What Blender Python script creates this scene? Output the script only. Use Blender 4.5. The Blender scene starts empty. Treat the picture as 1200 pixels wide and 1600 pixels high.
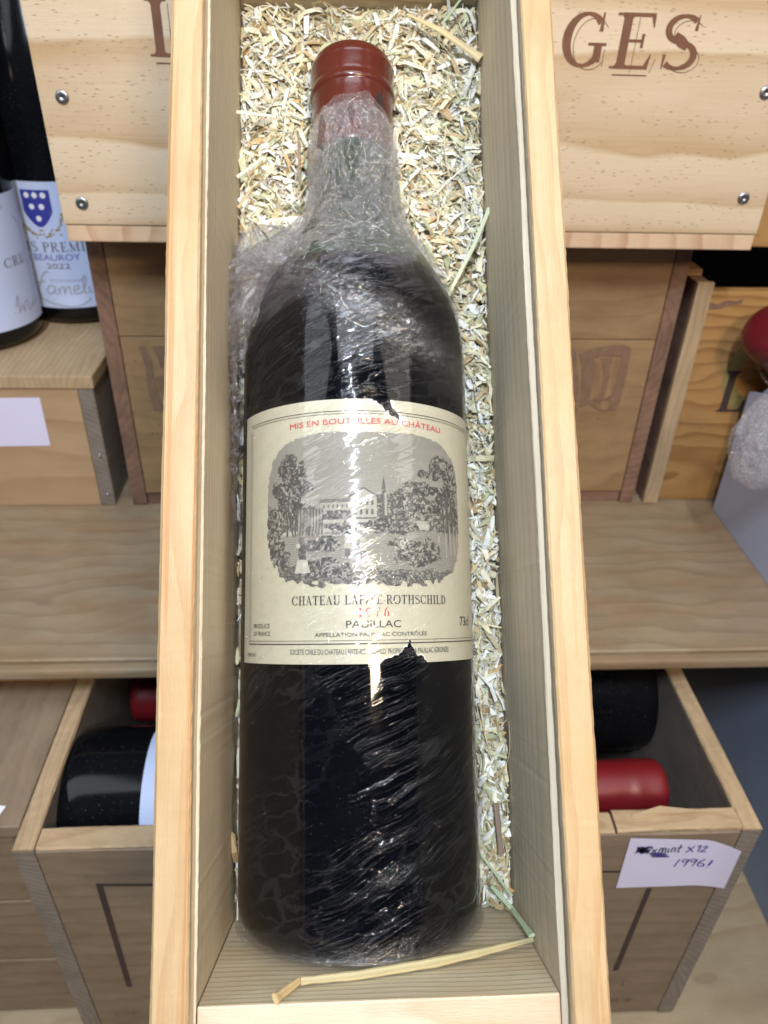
import bpy, bmesh, math, random
import numpy as np
from mathutils import Matrix, Vector
random.seed(7); RNG = np.random.default_rng(11)
scene = bpy.context.scene
COL = scene.collection
MM = 0.001
PI = math.pi

# ------------------------------------------------------------------ camera, world, lamps, exposure
EYE = Vector((0, 0, 1.5))
MCAM = Matrix(((0.9985023, 0.00576059, -0.05440557),
               (-0.04844792, 0.55507326, -0.83038935),
               (0.02541555, 0.83178152, 0.55452101)))          # columns: camera right, up, back in the world
# MCAM rows are world axes in camera terms, so MCAM @ (camera vector) = world vector; camera looks down its -Z
cam_d = bpy.data.cameras.new('camera'); cam = bpy.data.objects.new('camera', cam_d); COL.objects.link(cam)
cam.matrix_world = Matrix.Translation(EYE) @ MCAM.to_4x4()
cam_d.sensor_fit = 'VERTICAL'; cam_d.sensor_height = 36; cam_d.sensor_width = 27; cam_d.lens = 27.0
cam_d.clip_start = 0.01; cam_d.clip_end = 30
cam_d.dof.use_dof = True; cam_d.dof.focus_distance = 0.222; cam_d.dof.aperture_fstop = 19
scene.camera = cam

w = bpy.data.worlds.new('World'); scene.world = w; w.use_nodes = True
w.node_tree.nodes['Background'].inputs[0].default_value = (0.80, 0.86, 1.0, 1)
w.node_tree.nodes['Background'].inputs[1].default_value = 0.075

TARGET = EYE + Vector((0.0, 0.19, -0.13))
def lamp(name, az, el, dist, sx, sy, power, col, spread=180):
    a, e = math.radians(az), math.radians(el)
    d = Vector((math.sin(a)*math.cos(e), -math.cos(a)*math.cos(e), math.sin(e)))
    L = bpy.data.lights.new(name, 'AREA'); L.shape = 'RECTANGLE'; L.size = sx; L.size_y = sy
    L.energy = power; L.color = col; L.spread = math.radians(spread)
    o = bpy.data.objects.new(name, L); COL.objects.link(o)
    o.location = TARGET + d*dist
    z = d; x = Vector((0, 0, 1)).cross(z).normalized(); y = z.cross(x)
    o.matrix_world = Matrix.Translation(TARGET + d*dist) @ Matrix((x, y, z)).transposed().to_4x4()
    return o
lamp('ceiling_tube_lamp', -5, 54, 0.85, 0.017, 0.185, 7.9, (0.78, 0.88, 1.0))
lamp('warm_lamp', 19, 36, 0.8, 0.12, 0.095, 3.9, (1.0, 0.78, 0.55))
lamp('overhead_fill_lamp', 0, 78, 0.62, 0.36, 0.26, 1.6, (0.90, 0.95, 1.0))  # added soft fill from overhead, not a fixture of the shop
lamp('left_fill_lamp', -76, 44, 0.66, 0.36, 0.46, 1.2, (0.90, 0.97, 1.0))  # added fill from the left, brightens the inner walls and bottle side
lamp('right_fill_lamp', 78, 44, 0.66, 0.36, 0.46, 1.1, (1.0, 0.92, 0.80))  # added warm fill, the right hand partner of the left one

scene.view_settings.view_transform = 'Standard'; scene.view_settings.look = 'None'
scene.view_settings.exposure = 0.0; scene.view_settings.gamma = 1.0
scene.render.engine = 'CYCLES'
cy = scene.cycles
cy.use_denoising = True; cy.use_adaptive_sampling = True; cy.adaptive_threshold = .02
try: cy.denoiser = 'OPENIMAGEDENOISE'
except Exception: pass
cy.max_bounces = 6; cy.transparent_max_bounces = 14; cy.glossy_bounces = 3; cy.diffuse_bounces = 3; cy.transmission_bounces = 3
cy.sample_clamp_indirect = 4.0; cy.sample_clamp_direct = 0
cy.caustics_reflective = False; cy.caustics_refractive = False

# ------------------------------------------------------------------ helpers
def ray(px, py):
    return MCAM @ Vector((px-600, 800-py, -1200))
def at_y(px, py, Y):                # millimetres in front of the eye, on an upright plane
    r = ray(px, py); return r*(Y/r.y)
def at_z(px, py, Z):
    r = ray(px, py); return r*(Z/r.z)

def tag(o, label=None, cat=None, group=None, kind=None):
    if label: o['label'] = label
    if cat: o['category'] = cat
    if group: o['group'] = group
    if kind: o['kind'] = kind
    return o
def empty(name, M=None, **k):
    o = bpy.data.objects.new(name, None); COL.objects.link(o); o.empty_display_size = 0.02
    if M is not None: o.matrix_world = M
    return tag(o, **k)
WM = {}                             # world matrices kept by hand (no depsgraph updates needed)
def link(name, me, M=None, parent=None, mat=None):
    o = bpy.data.objects.new(name, me); COL.objects.link(o)
    M = M if M is not None else Matrix.Identity(4)
    if parent is not None:
        o.parent = parent
        o.matrix_parent_inverse = Matrix.Identity(4)
        o.matrix_basis = WM.get(parent.name, Matrix.Identity(4)).inverted() @ M
    else:
        o.matrix_basis = M
    WM[o.name] = M
    if mat is not None:
        for m in (mat if isinstance(mat, (list, tuple)) else [mat]): me.materials.append(m)
    return o
def thing(name, M, label, cat, group=None):
    o = bpy.data.objects.new(name, None); COL.objects.link(o); o.empty_display_size = 0.02
    o.matrix_basis = M; WM[o.name] = M
    return tag(o, label, cat, group)
def T(x, y, z): return Matrix.Translation(Vector((x, y, z))*MM)
ORG = Matrix.Translation(EYE)
def W(x, y, z): return ORG @ T(x, y, z)

def mesh_np(name, V, F, smooth=False, uv=None, cols=None, mats=None):
    """V (n,3) in millimetres, F list/array of polygons"""
    me = bpy.data.meshes.new(name)
    V = np.asarray(V, float)*MM
    if isinstance(F, np.ndarray):
        k = F.shape[1]; n = F.shape[0]
        me.vertices.add(len(V)); me.vertices.foreach_set('co', V.astype(np.float32).ravel())
        me.loops.add(n*k); me.loops.foreach_set('vertex_index', F.astype(np.int32).ravel())
        me.polygons.add(n); me.polygons.foreach_set('loop_start', np.arange(0, n*k, k, dtype=np.int32))
        me.update(calc_edges=True)
    else:
        me.from_pydata([tuple(v) for v in V], [], [tuple(f) for f in F])
    if mats is not None: me.polygons.foreach_set('material_index', np.asarray(mats, dtype=np.int32))
    if smooth: me.polygons.foreach_set('use_smooth', np.ones(len(me.polygons), dtype=bool))
    if uv is not None:
        lay = me.uv_layers.new(name='uv')
        idx = np.zeros(len(me.loops), dtype=np.int32); me.loops.foreach_get('vertex_index', idx)
        lay.data.foreach_set('uv', np.asarray(uv, dtype=np.float32)[idx].ravel())
    if cols is not None:
        for nm, c in cols.items():
            c = np.asarray(c, dtype=np.float32)
            if c.shape[1] == 3: c = np.hstack([c, np.ones((len(c), 1), np.float32)])
            a = me.color_attributes.new(nm, 'FLOAT_COLOR', 'POINT'); a.data.foreach_set('color', c.ravel())
    me.update()
    return me

def grid_faces(nu, nv, wrap=False):
    i = np.arange(nu-1 if not wrap else nu)[:, None]; j = np.arange(nv-1)[None, :]
    a = (i*nv+j); b = (((i+1) % nu)*nv+j)
    return np.stack([a, b, b+1, a+1], -1).reshape(-1, 4)

# value noise on arrays
_P = RNG.random(65536)
def vnoise(x, y, z=0.0, seed=0):
    x, y, z = np.broadcast_arrays(np.asarray(x, float), y, z)
    xi, yi, zi = np.floor(x).astype(np.int64), np.floor(y).astype(np.int64), np.floor(z).astype(np.int64)
    fx, fy, fz = x-xi, y-yi, z-zi
    fx = fx*fx*(3-2*fx); fy = fy*fy*(3-2*fy); fz = fz*fz*(3-2*fz)
    def h(a, b, c): return _P[((a*73856093) ^ (b*19349663) ^ (c*83492791) ^ (seed*2654435)) & 65535]
    r = 0
    for dx in (0, 1):
        for dy in (0, 1):
            for dz in (0, 1):
                r = r + h(xi+dx, yi+dy, zi+dz)*(fx if dx else 1-fx)*(fy if dy else 1-fy)*(fz if dz else 1-fz)
    return r
def fbm(x, y, z=0.0, o=4, seed=0):
    s = 0; a = .5; t = 0
    for k in range(o):
        s = s+a*vnoise(np.asarray(x)*2**k, np.asarray(y)*2**k, np.asarray(z)*2**k, seed+k*7); t += a; a *= .5
    return s/t
def ridge(x, y, z=0.0, o=3, seed=0):
    s = 0; a = .5; t = 0
    for k in range(o):
        n = vnoise(np.asarray(x)*2**k, np.asarray(y)*2**k, np.asarray(z)*2**k, seed+k*13)
        s = s+a*(1-np.abs(2*n-1)); t += a; a *= .55
    return s/t

# ------------------------------------------------------------------ materials
class NT:
    def __init__(s, name):
        s.m = bpy.data.materials.new(name); s.m.use_nodes = True
        s.t = s.m.node_tree; s.t.nodes.clear(); s.out = s.t.nodes.new('ShaderNodeOutputMaterial')
    def n(s, typ, **k):
        nd = s.t.nodes.new(typ)
        for a, b in k.items(): setattr(nd, a, b)
        return nd
    def l(s, a, b): s.t.links.new(a, b)
    def v(s, sock, val):
        if hasattr(val, 'is_linked') or isinstance(val, bpy.types.NodeSocket): s.l(val, sock)
        else: sock.default_value = val
    def math(s, op, a, b=None, clamp=False):
        nd = s.n('ShaderNodeMath', operation=op); nd.use_clamp = clamp
        s.v(nd.inputs[0], a)
        if b is not None: s.v(nd.inputs[1], b)
        return nd.outputs[0]
    def mix(s, fac, a, b, blend='MIX'):
        nd = s.n('ShaderNodeMix', data_type='RGBA', blend_type=blend)
        s.v(nd.inputs[0], fac); s.v(nd.inputs[6], a if not isinstance(a, tuple) else (*a[:3], 1)); s.v(nd.inputs[7], b if not isinstance(b, tuple) else (*b[:3], 1))
        return nd.outputs[2]
    def ramp(s, fac, stops, interp='LINEAR'):
        nd = s.n('ShaderNodeValToRGB'); cr = nd.color_ramp; cr.interpolation = interp
        while len(cr.elements) > len(stops): cr.elements.remove(cr.elements[-1])
        while len(cr.elements) < len(stops): cr.elements.new(.5)
        for e, (p, c) in zip(cr.elements, stops):
            e.position = p; e.color = (c, c, c, 1) if not isinstance(c, tuple) else (*c[:3], 1)
        s.l(fac, nd.inputs[0]); return nd.outputs[0]
    def mapping(s, vec, scale=(1, 1, 1), loc=(0, 0, 0), rot=(0, 0, 0)):
        nd = s.n('ShaderNodeMapping'); s.l(vec, nd.inputs[0])
        nd.inputs[1].default_value = loc; nd.inputs[2].default_value = rot; nd.inputs[3].default_value = scale
        return nd.outputs[0]
    def noise(s, vec, scale, detail=3, rough=.55, dist=0, out=0):
        nd = s.n('ShaderNodeTexNoise'); s.l(vec, nd.inputs['Vector'])
        nd.inputs['Scale'].default_value = scale; nd.inputs['Detail'].default_value = detail
        nd.inputs['Roughness'].default_value = rough; nd.inputs['Distortion'].default_value = dist
        return nd.outputs[out]
    def bump(s, h, strength, dist, normal=None):
        nd = s.n('ShaderNodeBump'); s.l(h, nd.inputs['Height']); nd.inputs['Strength'].default_value = strength
        nd.inputs['Distance'].default_value = dist
        if normal: s.l(normal, nd.inputs['Normal'])
        return nd.outputs[0]
    def principled(s, **k):
        nd = s.n('ShaderNodeBsdfPrincipled')
        for a, b in k.items():
            s.v(nd.inputs[a.replace('_', ' ')], b if not (isinstance(b, tuple) and len(b) == 3) else (*b, 1))
        s.l(nd.outputs[0], s.out.inputs[0]); return nd

def wood(name, light, dark, period=3.0, centre=(40, -60), distort=6, contrast=.6, fibre=.35, pores=0., rough=.6,
         blotch=None, blotch_amt=.0, stretch=.045, dirt=.15, knots=0., sharp=.75, streak=None, streak_amt=0.):
    """grain runs along local X; ring centre (y, z) in mm"""
    t = NT(name)
    tc = t.n('ShaderNodeTexCoord').outputs['Object']
    oi = t.n('ShaderNodeObjectInfo')
    off = t.n('ShaderNodeVectorMath', operation='SCALE'); off.inputs[0].default_value = (3.1, .017, .023)
    t.l(oi.outputs['Random'], off.inputs[3])
    add = t.n('ShaderNodeVectorMath', operation='ADD'); t.l(tc, add.inputs[0]); t.l(off.outputs[0], add.inputs[1])
    p = t.mapping(add.outputs[0], scale=(1000, 1000, 1000))           # mm
    ps = t.mapping(p, scale=(stretch, 1, 1))
    # slow warp of the rings
    wn = t.noise(t.mapping(p, scale=(stretch*.28, .028, .028)), 1.0, 2, .5, 0, 1)
    wv = t.n('ShaderNodeVectorMath', operation='SUBTRACT'); t.l(wn, wv.inputs[0]); wv.inputs[1].default_value = (.5, .5, .5)
    ws = t.n('ShaderNodeVectorMath', operation='SCALE'); t.l(wv.outputs[0], ws.inputs[0]); ws.inputs[3].default_value = distort*3.2
    pw = t.n('ShaderNodeVectorMath', operation='ADD'); t.l(ps, pw.inputs[0]); t.l(ws.outputs[0], pw.inputs[1])
    pc = t.mapping(pw.outputs[0], loc=(0, -centre[0], -centre[1]))
    wave = t.n('ShaderNodeTexWave', wave_type='RINGS', rings_direction='X', wave_profile='SAW')
    t.l(pc, wave.inputs['Vector']); wave.inputs['Scale'].default_value = 2*PI/(20*period)
    wave.inputs['Distortion'].default_value = 1.1; wave.inputs['Detail'].default_value = 2; wave.inputs['Detail Scale'].default_value = .22*60/ (20*period/3)
    ring = t.ramp(wave.outputs[1], [(0, 0.), (sharp*.7, .25), (sharp, .75), (.93, 1.), (1., 0.)])
    fib = t.noise(t.mapping(p, scale=(.035, 1.6, 1.6)), 1.0, 4, .6)
    fib2 = t.noise(t.mapping(p, scale=(.3, 5, 5)), 1.0, 3, .65)
    f = t.math('MULTIPLY', ring, contrast)
    # the contrast itself varies along the board
    var = t.ramp(t.noise(t.mapping(p, scale=(.01, .05, .05)), 1.0, 2), [(.3, .5), (.65, 1.)])
    f = t.math('MULTIPLY', f, var)
    f = t.math('ADD', f, t.math('MULTIPLY', t.math('SUBTRACT', fib, .5), fibre*1.6))
    f = t.math('ADD', f, t.math('MULTIPLY', t.math('SUBTRACT', fib2, .5), fibre*.9), clamp=True)
    c = t.mix(f, light, dark)
    if blotch:
        b = t.ramp(t.noise(t.mapping(p, scale=(.018, .05, .05), loc=(7, 3, 1)), 1.0, 3), [(.42, 0.), (.66, 1.)])
        c = t.mix(t.math('MULTIPLY', b, blotch_amt), c, blotch)
    if streak:
        b = t.ramp(t.noise(t.mapping(p, scale=(.0045, .21, .21), loc=(2, 9, 4)), 1.0, 2, .5), [(.53, 0.), (.6, 1.), (.66, .25), (.75, .0)])
        c = t.mix(t.math('MULTIPLY', b, streak_amt), c, streak)
    if pores:
        vo = t.n('ShaderNodeTexVoronoi', feature='F1'); t.l(t.mapping(p, scale=(.16, 1.05, 1.05)), vo.inputs['Vector']); vo.inputs['Scale'].default_value = 1
        pm = t.ramp(vo.outputs['Distance'], [(.10, 1.), (.2, 0.)])
        gate = t.ramp(t.noise(t.mapping(p, scale=(.02, .08, .08), loc=(1, 5, 2)), 1.0, 2), [(.40, 0.), (.52, 1.)])
        c = t.mix(t.math('MULTIPLY', t.math('MULTIPLY', pm, gate), pores), c, tuple(x*.35 for x in dark))
    if knots:
        vk = t.n('ShaderNodeTexVoronoi', feature='F1'); t.l(t.mapping(p, scale=(.010, .022, .022), loc=(.3, .1, .7)), vk.inputs['Vector']); vk.inputs['Scale'].default_value = 1
        km = t.ramp(vk.outputs['Distance'], [(.06, 1.), (.13, .35), (.17, 0.)])
        c = t.mix(t.math('MULTIPLY', km, knots), c, (.09, .045, .02))
    d = t.ramp(t.noise(t.mapping(p, scale=(.03, .06, .06), loc=(4, 4, 4)), 1.0, 5, .7), [(.35, 1.), (.6, 0.)])
    c = t.mix(t.math('MULTIPLY', d, dirt), c, tuple(x*.45 for x in dark))
    h = t.math('ADD', t.math('MULTIPLY', f, -.6), t.math('MULTIPLY', fib2, .8))
    t.principled(Base_Color=c, Roughness=t.math('ADD', t.math('MULTIPLY', fib2, .2), rough-.1), Normal=t.bump(h, .55, .0003))
    return t.m

def plain(name, col, rough=.5, metal=0., var=.12, scale=60, bump=.0, coat=0., spec=.5, sheen=0):
    t = NT(name)
    tc = t.n('ShaderNodeTexCoord').outputs['Object']
    n = t.noise(tc, scale, 4, .6)
    c = t.mix(t.math('MULTIPLY', n, 1.0), tuple(x*(1-var) for x in col), tuple(min(1, x*(1+var)) for x in col))
    k = dict(Base_Color=c, Roughness=rough, Metallic=metal, Coat_Weight=coat, Specular_IOR_Level=spec)
    if bump: k['Normal'] = t.bump(t.noise(tc, scale*6, 3), .6, bump)
    t.principled(**k); return t.m

M_rail = wood('rail_pine', (.53, .385, .22), (.40, .225, .09), period=5.2, centre=(-3, -34), distort=5, contrast=.6, fibre=.42, rough=.5, dirt=.16, streak=(.46, .20, .06), streak_amt=.8, blotch=(.47, .29, .12), blotch_amt=.5)
M_inner = wood('inner_pine', (.68, .59, .44), (.42, .33, .22), period=2.6, centre=(-85, -20), distort=2.2, contrast=.5, fibre=.48, rough=.62, dirt=.12, stretch=.02)  # planed inner faces; the effect of grazing light is put into their greyer colour
M_end = wood('end_panel_pine', (.62, .54, .38), (.34, .26, .15), period=2.1, centre=(60, -18), distort=2.2, contrast=.85, fibre=.35, rough=.6, dirt=.12, blotch=(.42, .25, .10), blotch_amt=.35)
M_endedge = wood('end_edge_pine', (.80, .58, .44), (.60, .30, .16), period=6, centre=(10, -10), distort=4, contrast=.55, fibre=.25, rough=.4)
M_case = wood('pale_case_pine', (.61, .485, .345), (.41, .265, .13), period=9.5, centre=(62, -26), distort=1.7, contrast=.9, fibre=.30, pores=.95, rough=.5, dirt=.05, sharp=.8)
M_caseE = wood('case_edge_pine', (.62, .45, .30), (.42, .22, .12), period=14, centre=(0, 40), distort=6, contrast=.7, fibre=.2)
M_mid = wood('brown_crate_pine', (.32, .205, .10), (.19, .11, .048), period=7, centre=(70, -55), distort=8, contrast=.4, fibre=.3, dirt=.28, rough=.6, blotch=(.22, .12, .06), blotch_amt=.4)
M_midend = wood('crate_end_grain', (.24, .135, .09), (.13, .07, .045), period=5, centre=(30, -20), distort=6, contrast=.6, fibre=.5, dirt=.5, rough=.8)
M_shelf = wood('shelf_pine', (.30, .235, .155), (.185, .13, .078), period=11, centre=(35, -60), distort=10, contrast=.55, fibre=.32, dirt=.2, rough=.5, blotch=(.25, .14, .065), blotch_amt=.5)
M_orange = wood('orange_crate_pine', (.42, .235, .085), (.19, .08, .022), period=8, centre=(60, -45), distort=14, contrast=.8, fibre=.25, dirt=.1, knots=.0, rough=.45)
M_left = wood('honey_crate_pine', (.44, .30, .18), (.30, .165, .08), period=16, centre=(60, -70), distort=7, contrast=.5, fibre=.25, dirt=.12, rough=.5)
M_low = wood('old_crate_pine', (.25, .185, .125), (.15, .105, .065), period=9, centre=(60, -70), distort=6, contrast=.45, fibre=.35, dirt=.3, rough=.7, knots=.25)
M_rim = wood('crate_rim_pine', (.45, .33, .20), (.29, .17, .08), period=4, centre=(20, -15), distort=7, contrast=.5, fibre=.45, dirt=.25, rough=.75)
M_grey = wood('grey_inner_pine', (.24, .205, .17), (.12, .10, .08), period=3.4, centre=(-60, -30), distort=4, contrast=.6, fibre=.35, dirt=.3, rough=.75)
M_floor = wood('lower_shelf_pine', (.36, .29, .19), (.22, .15, .085), period=12, centre=(40, -75), distort=12, contrast=.5, fibre=.3, dirt=.2, knots=.6, rough=.6)
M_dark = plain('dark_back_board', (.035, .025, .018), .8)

def glassmat(name, col, dust=.5, rough=.06):
    t = NT(name)
    tc = t.n('ShaderNodeTexCoord').outputs['Object']
    sp = t.ramp(t.noise(tc, 900, 2, .6), [(.66, 0.), (.74, 1.)])
    cl = t.ramp(t.noise(tc, 45, 4, .6), [(.4, 0.), (.7, 1.)])
    fac = t.math('MULTIPLY', t.math('ADD', t.math('MULTIPLY', sp, .35), t.math('MULTIPLY', cl, .02)), dust)
    c = t.mix(fac, col, (.35, .33, .30))
    r = t.math('ADD', rough, t.math('MULTIPLY', fac, .5))
    t.principled(Base_Color=c, Roughness=r, IOR=1.5, Specular_IOR_Level=.32)
    return t.m
M_glass = glassmat('dark_bottle_glass', (.001, .0015, .003), .12, .045)
M_glassneck = glassmat('green_neck_glass', (.02, .045, .016), .3)
M_glassb = glassmat('black_bottle_glass', (.003, .0035, .005), .30, .13)
M_screw = plain('zinc_screw', (.42, .43, .45), .35, 1., .2, 300)
M_brand = plain('burnt_brand', (.15, .062, .030), .7, 0, .35, 160)
M_brandline = plain('burnt_thin_line', (.11, .045, .025), .75, 0, .3, 160)
M_stamp = plain('brown_crate_stamp', (.19, .115, .07), .75, 0, .45, 200)
M_stamp2 = plain('pale_stamp_tone', (.36, .22, .12), .75, 0, .3, 200)
M_blackstamp = plain('black_stamp_ink', (.045, .028, .024), .7, 0, .3, 200)
M_green = plain('faded_green_stamp', (.24, .20, .07), .6, 0, .3, 200)
M_red = plain('red_print', (.56, .035, .045), .6)
M_black = plain('black_print', (.035, .032, .035), .6)
M_grey_ink = plain('grey_print', (.12, .12, .13), .6)
M_blue = plain('blue_print', (.035, .045, .30), .5)
M_gold = plain('gold_print', (.30, .22, .07), .4)
M_silver = plain('silver_print', (.32, .34, .42), .4)
M_white = plain('white_paper', (.74, .76, .84), .6, 0, .04, 30)
M_whitelab = plain('white_wine_label', (.52, .60, .84), .5, 0, .05, 30)
M_sticker = plain('lilac_white_sticker', (.66, .64, .84), .55, 0, .05, 30)
M_pen = plain('violet_pen_ink', (.05, .035, .26), .5)
M_pendark = plain('dark_pen_ink', (.02, .022, .06), .5)
M_carton = plain('pale_blue_carton', (.47, .54, .74), .6, 0, .07, 12)
M_carton2 = plain('blue_grey_carton', (.24, .30, .42), .6, 0, .1, 12)
M_cartonedge = plain('carton_inner', (.30, .32, .36), .8)
M_capred = plain('dark_red_capsule', (.11, .007, .012), .32, 0, .15, 40, coat=.2)
M_capred2 = plain('red_foil_capsule', (.17, .008, .012), .42, 0, .2, 60)

# capsule on the main bottle: brick red wax-like foil
def capsule_mat():
    t = NT('brick_red_capsule')
    tc = t.n('ShaderNodeTexCoord').outputs['Object']
    n = t.noise(tc, 130, 4, .6)
    c = t.mix(n, (.075, .011, .007), (.115, .019, .011))
    t.principled(Base_Color=c, Roughness=.24, Coat_Weight=.15, Normal=t.bump(t.noise(tc, 170, 4), .5, .0004))
    return t.m
M_capsule = capsule_mat()

def attr_mat(name, attr, rough=.6, bumpd=0., trans=0.):
    t = NT(name)
    a = t.n('ShaderNodeAttribute'); a.attribute_name = attr
    k = dict(Base_Color=a.outputs[0], Roughness=rough)
    if bumpd:
        tc = t.n('ShaderNodeTexCoord').outputs['Object']
        k['Normal'] = t.bump(t.noise(t.mapping(tc, scale=(1, 1, 1)), 1500, 2), .5, bumpd)
    t.principled(**k)
    return t.m
M_straw = attr_mat('straw_shreds', 'tint', .55, .0002)
M_engrave = attr_mat('engraving_print', 'ink', .6)

def paper_mat():
    t = NT('aged_label_paper')
    a = t.n('ShaderNodeAttribute'); a.attribute_name = 'torn'
    tc = t.n('ShaderNodeTexCoord').outputs['Object']
    st = t.ramp(t.noise(tc, 55, 5, .65), [(.4, 0.), (.75, 1.)])
    fx = t.ramp(t.noise(tc, 420, 3, .6), [(.58, 0.), (.75, 1.)])
    c = t.mix(t.math('MULTIPLY', st, .45), (.53, .51, .39), (.42, .39, .27))
    c = t.mix(t.math('MULTIPLY', fx, .35), c, (.34, .29, .19))
    c = t.mix(a.outputs['Fac'], c, (.78, .76, .70))
    t.principled(Base_Color=c, Roughness=.42, Normal=t.bump(t.noise(tc, 700, 3), .3, .0001))
    return t.m
M_paper = paper_mat()

SB, ST = 80.4, 156.5      # the label reaches from SB to ST mm above the base
def film_mat(name, streak_ang, gap_lo, gap_hi, milk, bumpd, crumpd, rough=.055, over_paper=False, haze=.22, tint=(.75, .74, 1.0)):  # tint puts the violet cast of the light into the film colour
    """thin clear plastic; uv in mm (around, along). Where it lies tight on the glass only its gloss shows;
    where air is under it (gap) it turns faintly milky; where it is gathered (crush) it is crumpled and whitish"""
    t = NT(name)
    uv = t.n('ShaderNodeUVMap').outputs[0]
    at = t.n('ShaderNodeAttribute'); at.attribute_name = 'crush'
    crush = at.outputs['Fac']
    def warped(amt, sc):
        wob = t.n('ShaderNodeVectorMath', operation='ADD'); t.l(uv, wob.inputs[0])
        nn = t.n('ShaderNodeVectorMath', operation='MULTIPLY'); t.l(t.noise(uv, sc, 3, .5, 0, 1), nn.inputs[0]); nn.inputs[1].default_value = (amt, amt, 0)
        t.l(nn.outputs[0], wob.inputs[1]); return wob.outputs[0]
    wa = warped(10, .03); wb_ = warped(6, .25)
    r = t.mapping(wa, rot=(0, 0, -math.radians(streak_ang)))
    # thin raised pleats running obliquely
    s1 = t.noise(t.mapping(r, scale=(.016, .34, 1)), 1.0, 3, .5)
    rd1 = t.math('SUBTRACT', 1.0, t.math('ABSOLUTE', t.math('MULTIPLY', t.math('SUBTRACT', s1, .53), 40.0)), clamp=True)
    s2 = t.noise(t.mapping(r, scale=(.022, .62, 1), loc=(11, 3, 0)), 1.0, 2, .5)
    rd2 = t.math('SUBTRACT', 1.0, t.math('ABSOLUTE', t.math('MULTIPLY', t.math('SUBTRACT', s2, .57), 44.0)), clamp=True)
    vo = t.n('ShaderNodeTexVoronoi', feature='DISTANCE_TO_EDGE'); t.l(t.mapping(t.mapping(wb_, rot=(0, 0, -math.radians(streak_ang*.6))), scale=(.085, .23, 1)), vo.inputs['Vector']); vo.inputs['Scale'].default_value = 1.0
    web = t.ramp(vo.outputs['Distance'], [(.03, 1.), (.09, 0.)])
    patch = t.ramp(t.noise(t.mapping(r, scale=(.035, .15, 1), loc=(3, 8, 0)), 1.0, 5, .62, .6), [(gap_lo, 0.), (gap_hi, 1.)])
    where = t.ramp(t.noise(t.mapping(uv, scale=(.030, .026, 1), loc=(9, 1, 0)), 1.0, 2), [(.44, 0.), (.56, 1.)])
    where2 = t.ramp(t.noise(t.mapping(uv, scale=(.028, .030, 1), loc=(2, 6, 0)), 1.0, 2), [(.43, .05), (.57, 1.)])
    gap = t.math('MAXIMUM', t.math('MULTIPLY', t.math('MULTIPLY', web, .38), where), t.math('MULTIPLY', patch, where2))
    pleat = t.math('MULTIPLY', t.math('MAXIMUM', rd1, rd2), where2)
    gap = t.math('MAXIMUM', gap, t.math('MULTIPLY', pleat, .9), clamp=True)
    fine1 = t.noise(t.mapping(r, scale=(.10, .9, 1)), 1.0, 2, .5)
    cr1 = t.n('ShaderNodeTexVoronoi', feature='F1'); t.l(t.mapping(wb_, rot=(0, 0, -math.radians(streak_ang)), scale=(.45, .9, 1)), cr1.inputs['Vector']); cr1.inputs['Scale'].default_value = 1.0
    cr2 = t.noise(t.mapping(wb_, rot=(0, 0, -math.radians(streak_ang)), scale=(.5, 1.3, 1)), 1.0, 3, .6, .8)
    crh = t.math('ADD', t.math('MULTIPLY', cr1.outputs['Distance'], .9), t.math('MULTIPLY', cr2, 1.3))
    hb = t.math('ADD', t.math('MULTIPLY', pleat, 1.2), t.math('MULTIPLY', t.math('MULTIPLY', fine1, 1.6), t.math('MAXIMUM', gap, crush)))
    n1 = t.bump(hb, 1.0, bumpd)
    n2 = t.bump(t.math('MULTIPLY', crh, crush), 1.0, crumpd, n1)
    # crinkles: every facet of the crumpled film is tipped its own way
    def facets(sc, ang, amt, nin):
        fv = t.n('ShaderNodeTexVoronoi', feature='F1'); t.l(t.mapping(t.mapping(wb_, rot=(0, 0, -math.radians(ang))), scale=sc), fv.inputs['Vector']); fv.inputs['Scale'].default_value = 1.0
        sb = t.n('ShaderNodeVectorMath', operation='SUBTRACT'); t.l(fv.outputs['Color'], sb.inputs[0]); sb.inputs[1].default_value = (.5, .5, .5)
        sc_ = t.n('ShaderNodeVectorMath', operation='SCALE'); t.l(sb.outputs[0], sc_.inputs[0]); t.l(t.math('MULTIPLY', crush, amt), sc_.inputs[3])
        ad = t.n('ShaderNodeVectorMath', operation='ADD'); t.l(nin, ad.inputs[0]); t.l(sc_.outputs[0], ad.inputs[1])
        nz = t.n('ShaderNodeVectorMath', operation='NORMALIZE'); t.l(ad.outputs[0], nz.inputs[0]); return nz.outputs[0]
    n2 = facets((.22, .75, 1), streak_ang, .62, n2)
    n2 = facets((.7, 1.4, 1), streak_ang*2, .42, n2)
    lw = t.n('ShaderNodeLayerWeight'); lw.inputs[0].default_value = .5
    graze = t.math('POWER', lw.outputs['Facing'], 4.0)
    def glossy(rg):
        gl = t.n('ShaderNodeBsdfGlossy'); gl.inputs['Color'].default_value = (1, 1, 1, 1); gl.inputs['Roughness'].default_value = rg; t.l(n2, gl.inputs['Normal']); return gl.outputs[0]
    gm = t.n('ShaderNodeMixShader'); gm.inputs[0].default_value = .06; t.l(glossy(rough), gm.inputs[1]); t.l(glossy(.18), gm.inputs[2])
    base = .012
    if over_paper:      # air stays under the film where it spans the paper label; on bare glass it wets down and loses its own gloss
        sv = t.n('ShaderNodeSeparateXYZ'); t.l(uv, sv.inputs[0])
        inl = t.math('MULTIPLY', t.math('GREATER_THAN', sv.outputs[1], SB), t.math('LESS_THAN', sv.outputs[1], ST))
        base = t.math('ADD', t.math('MULTIPLY', inl, .055), .012)
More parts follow.
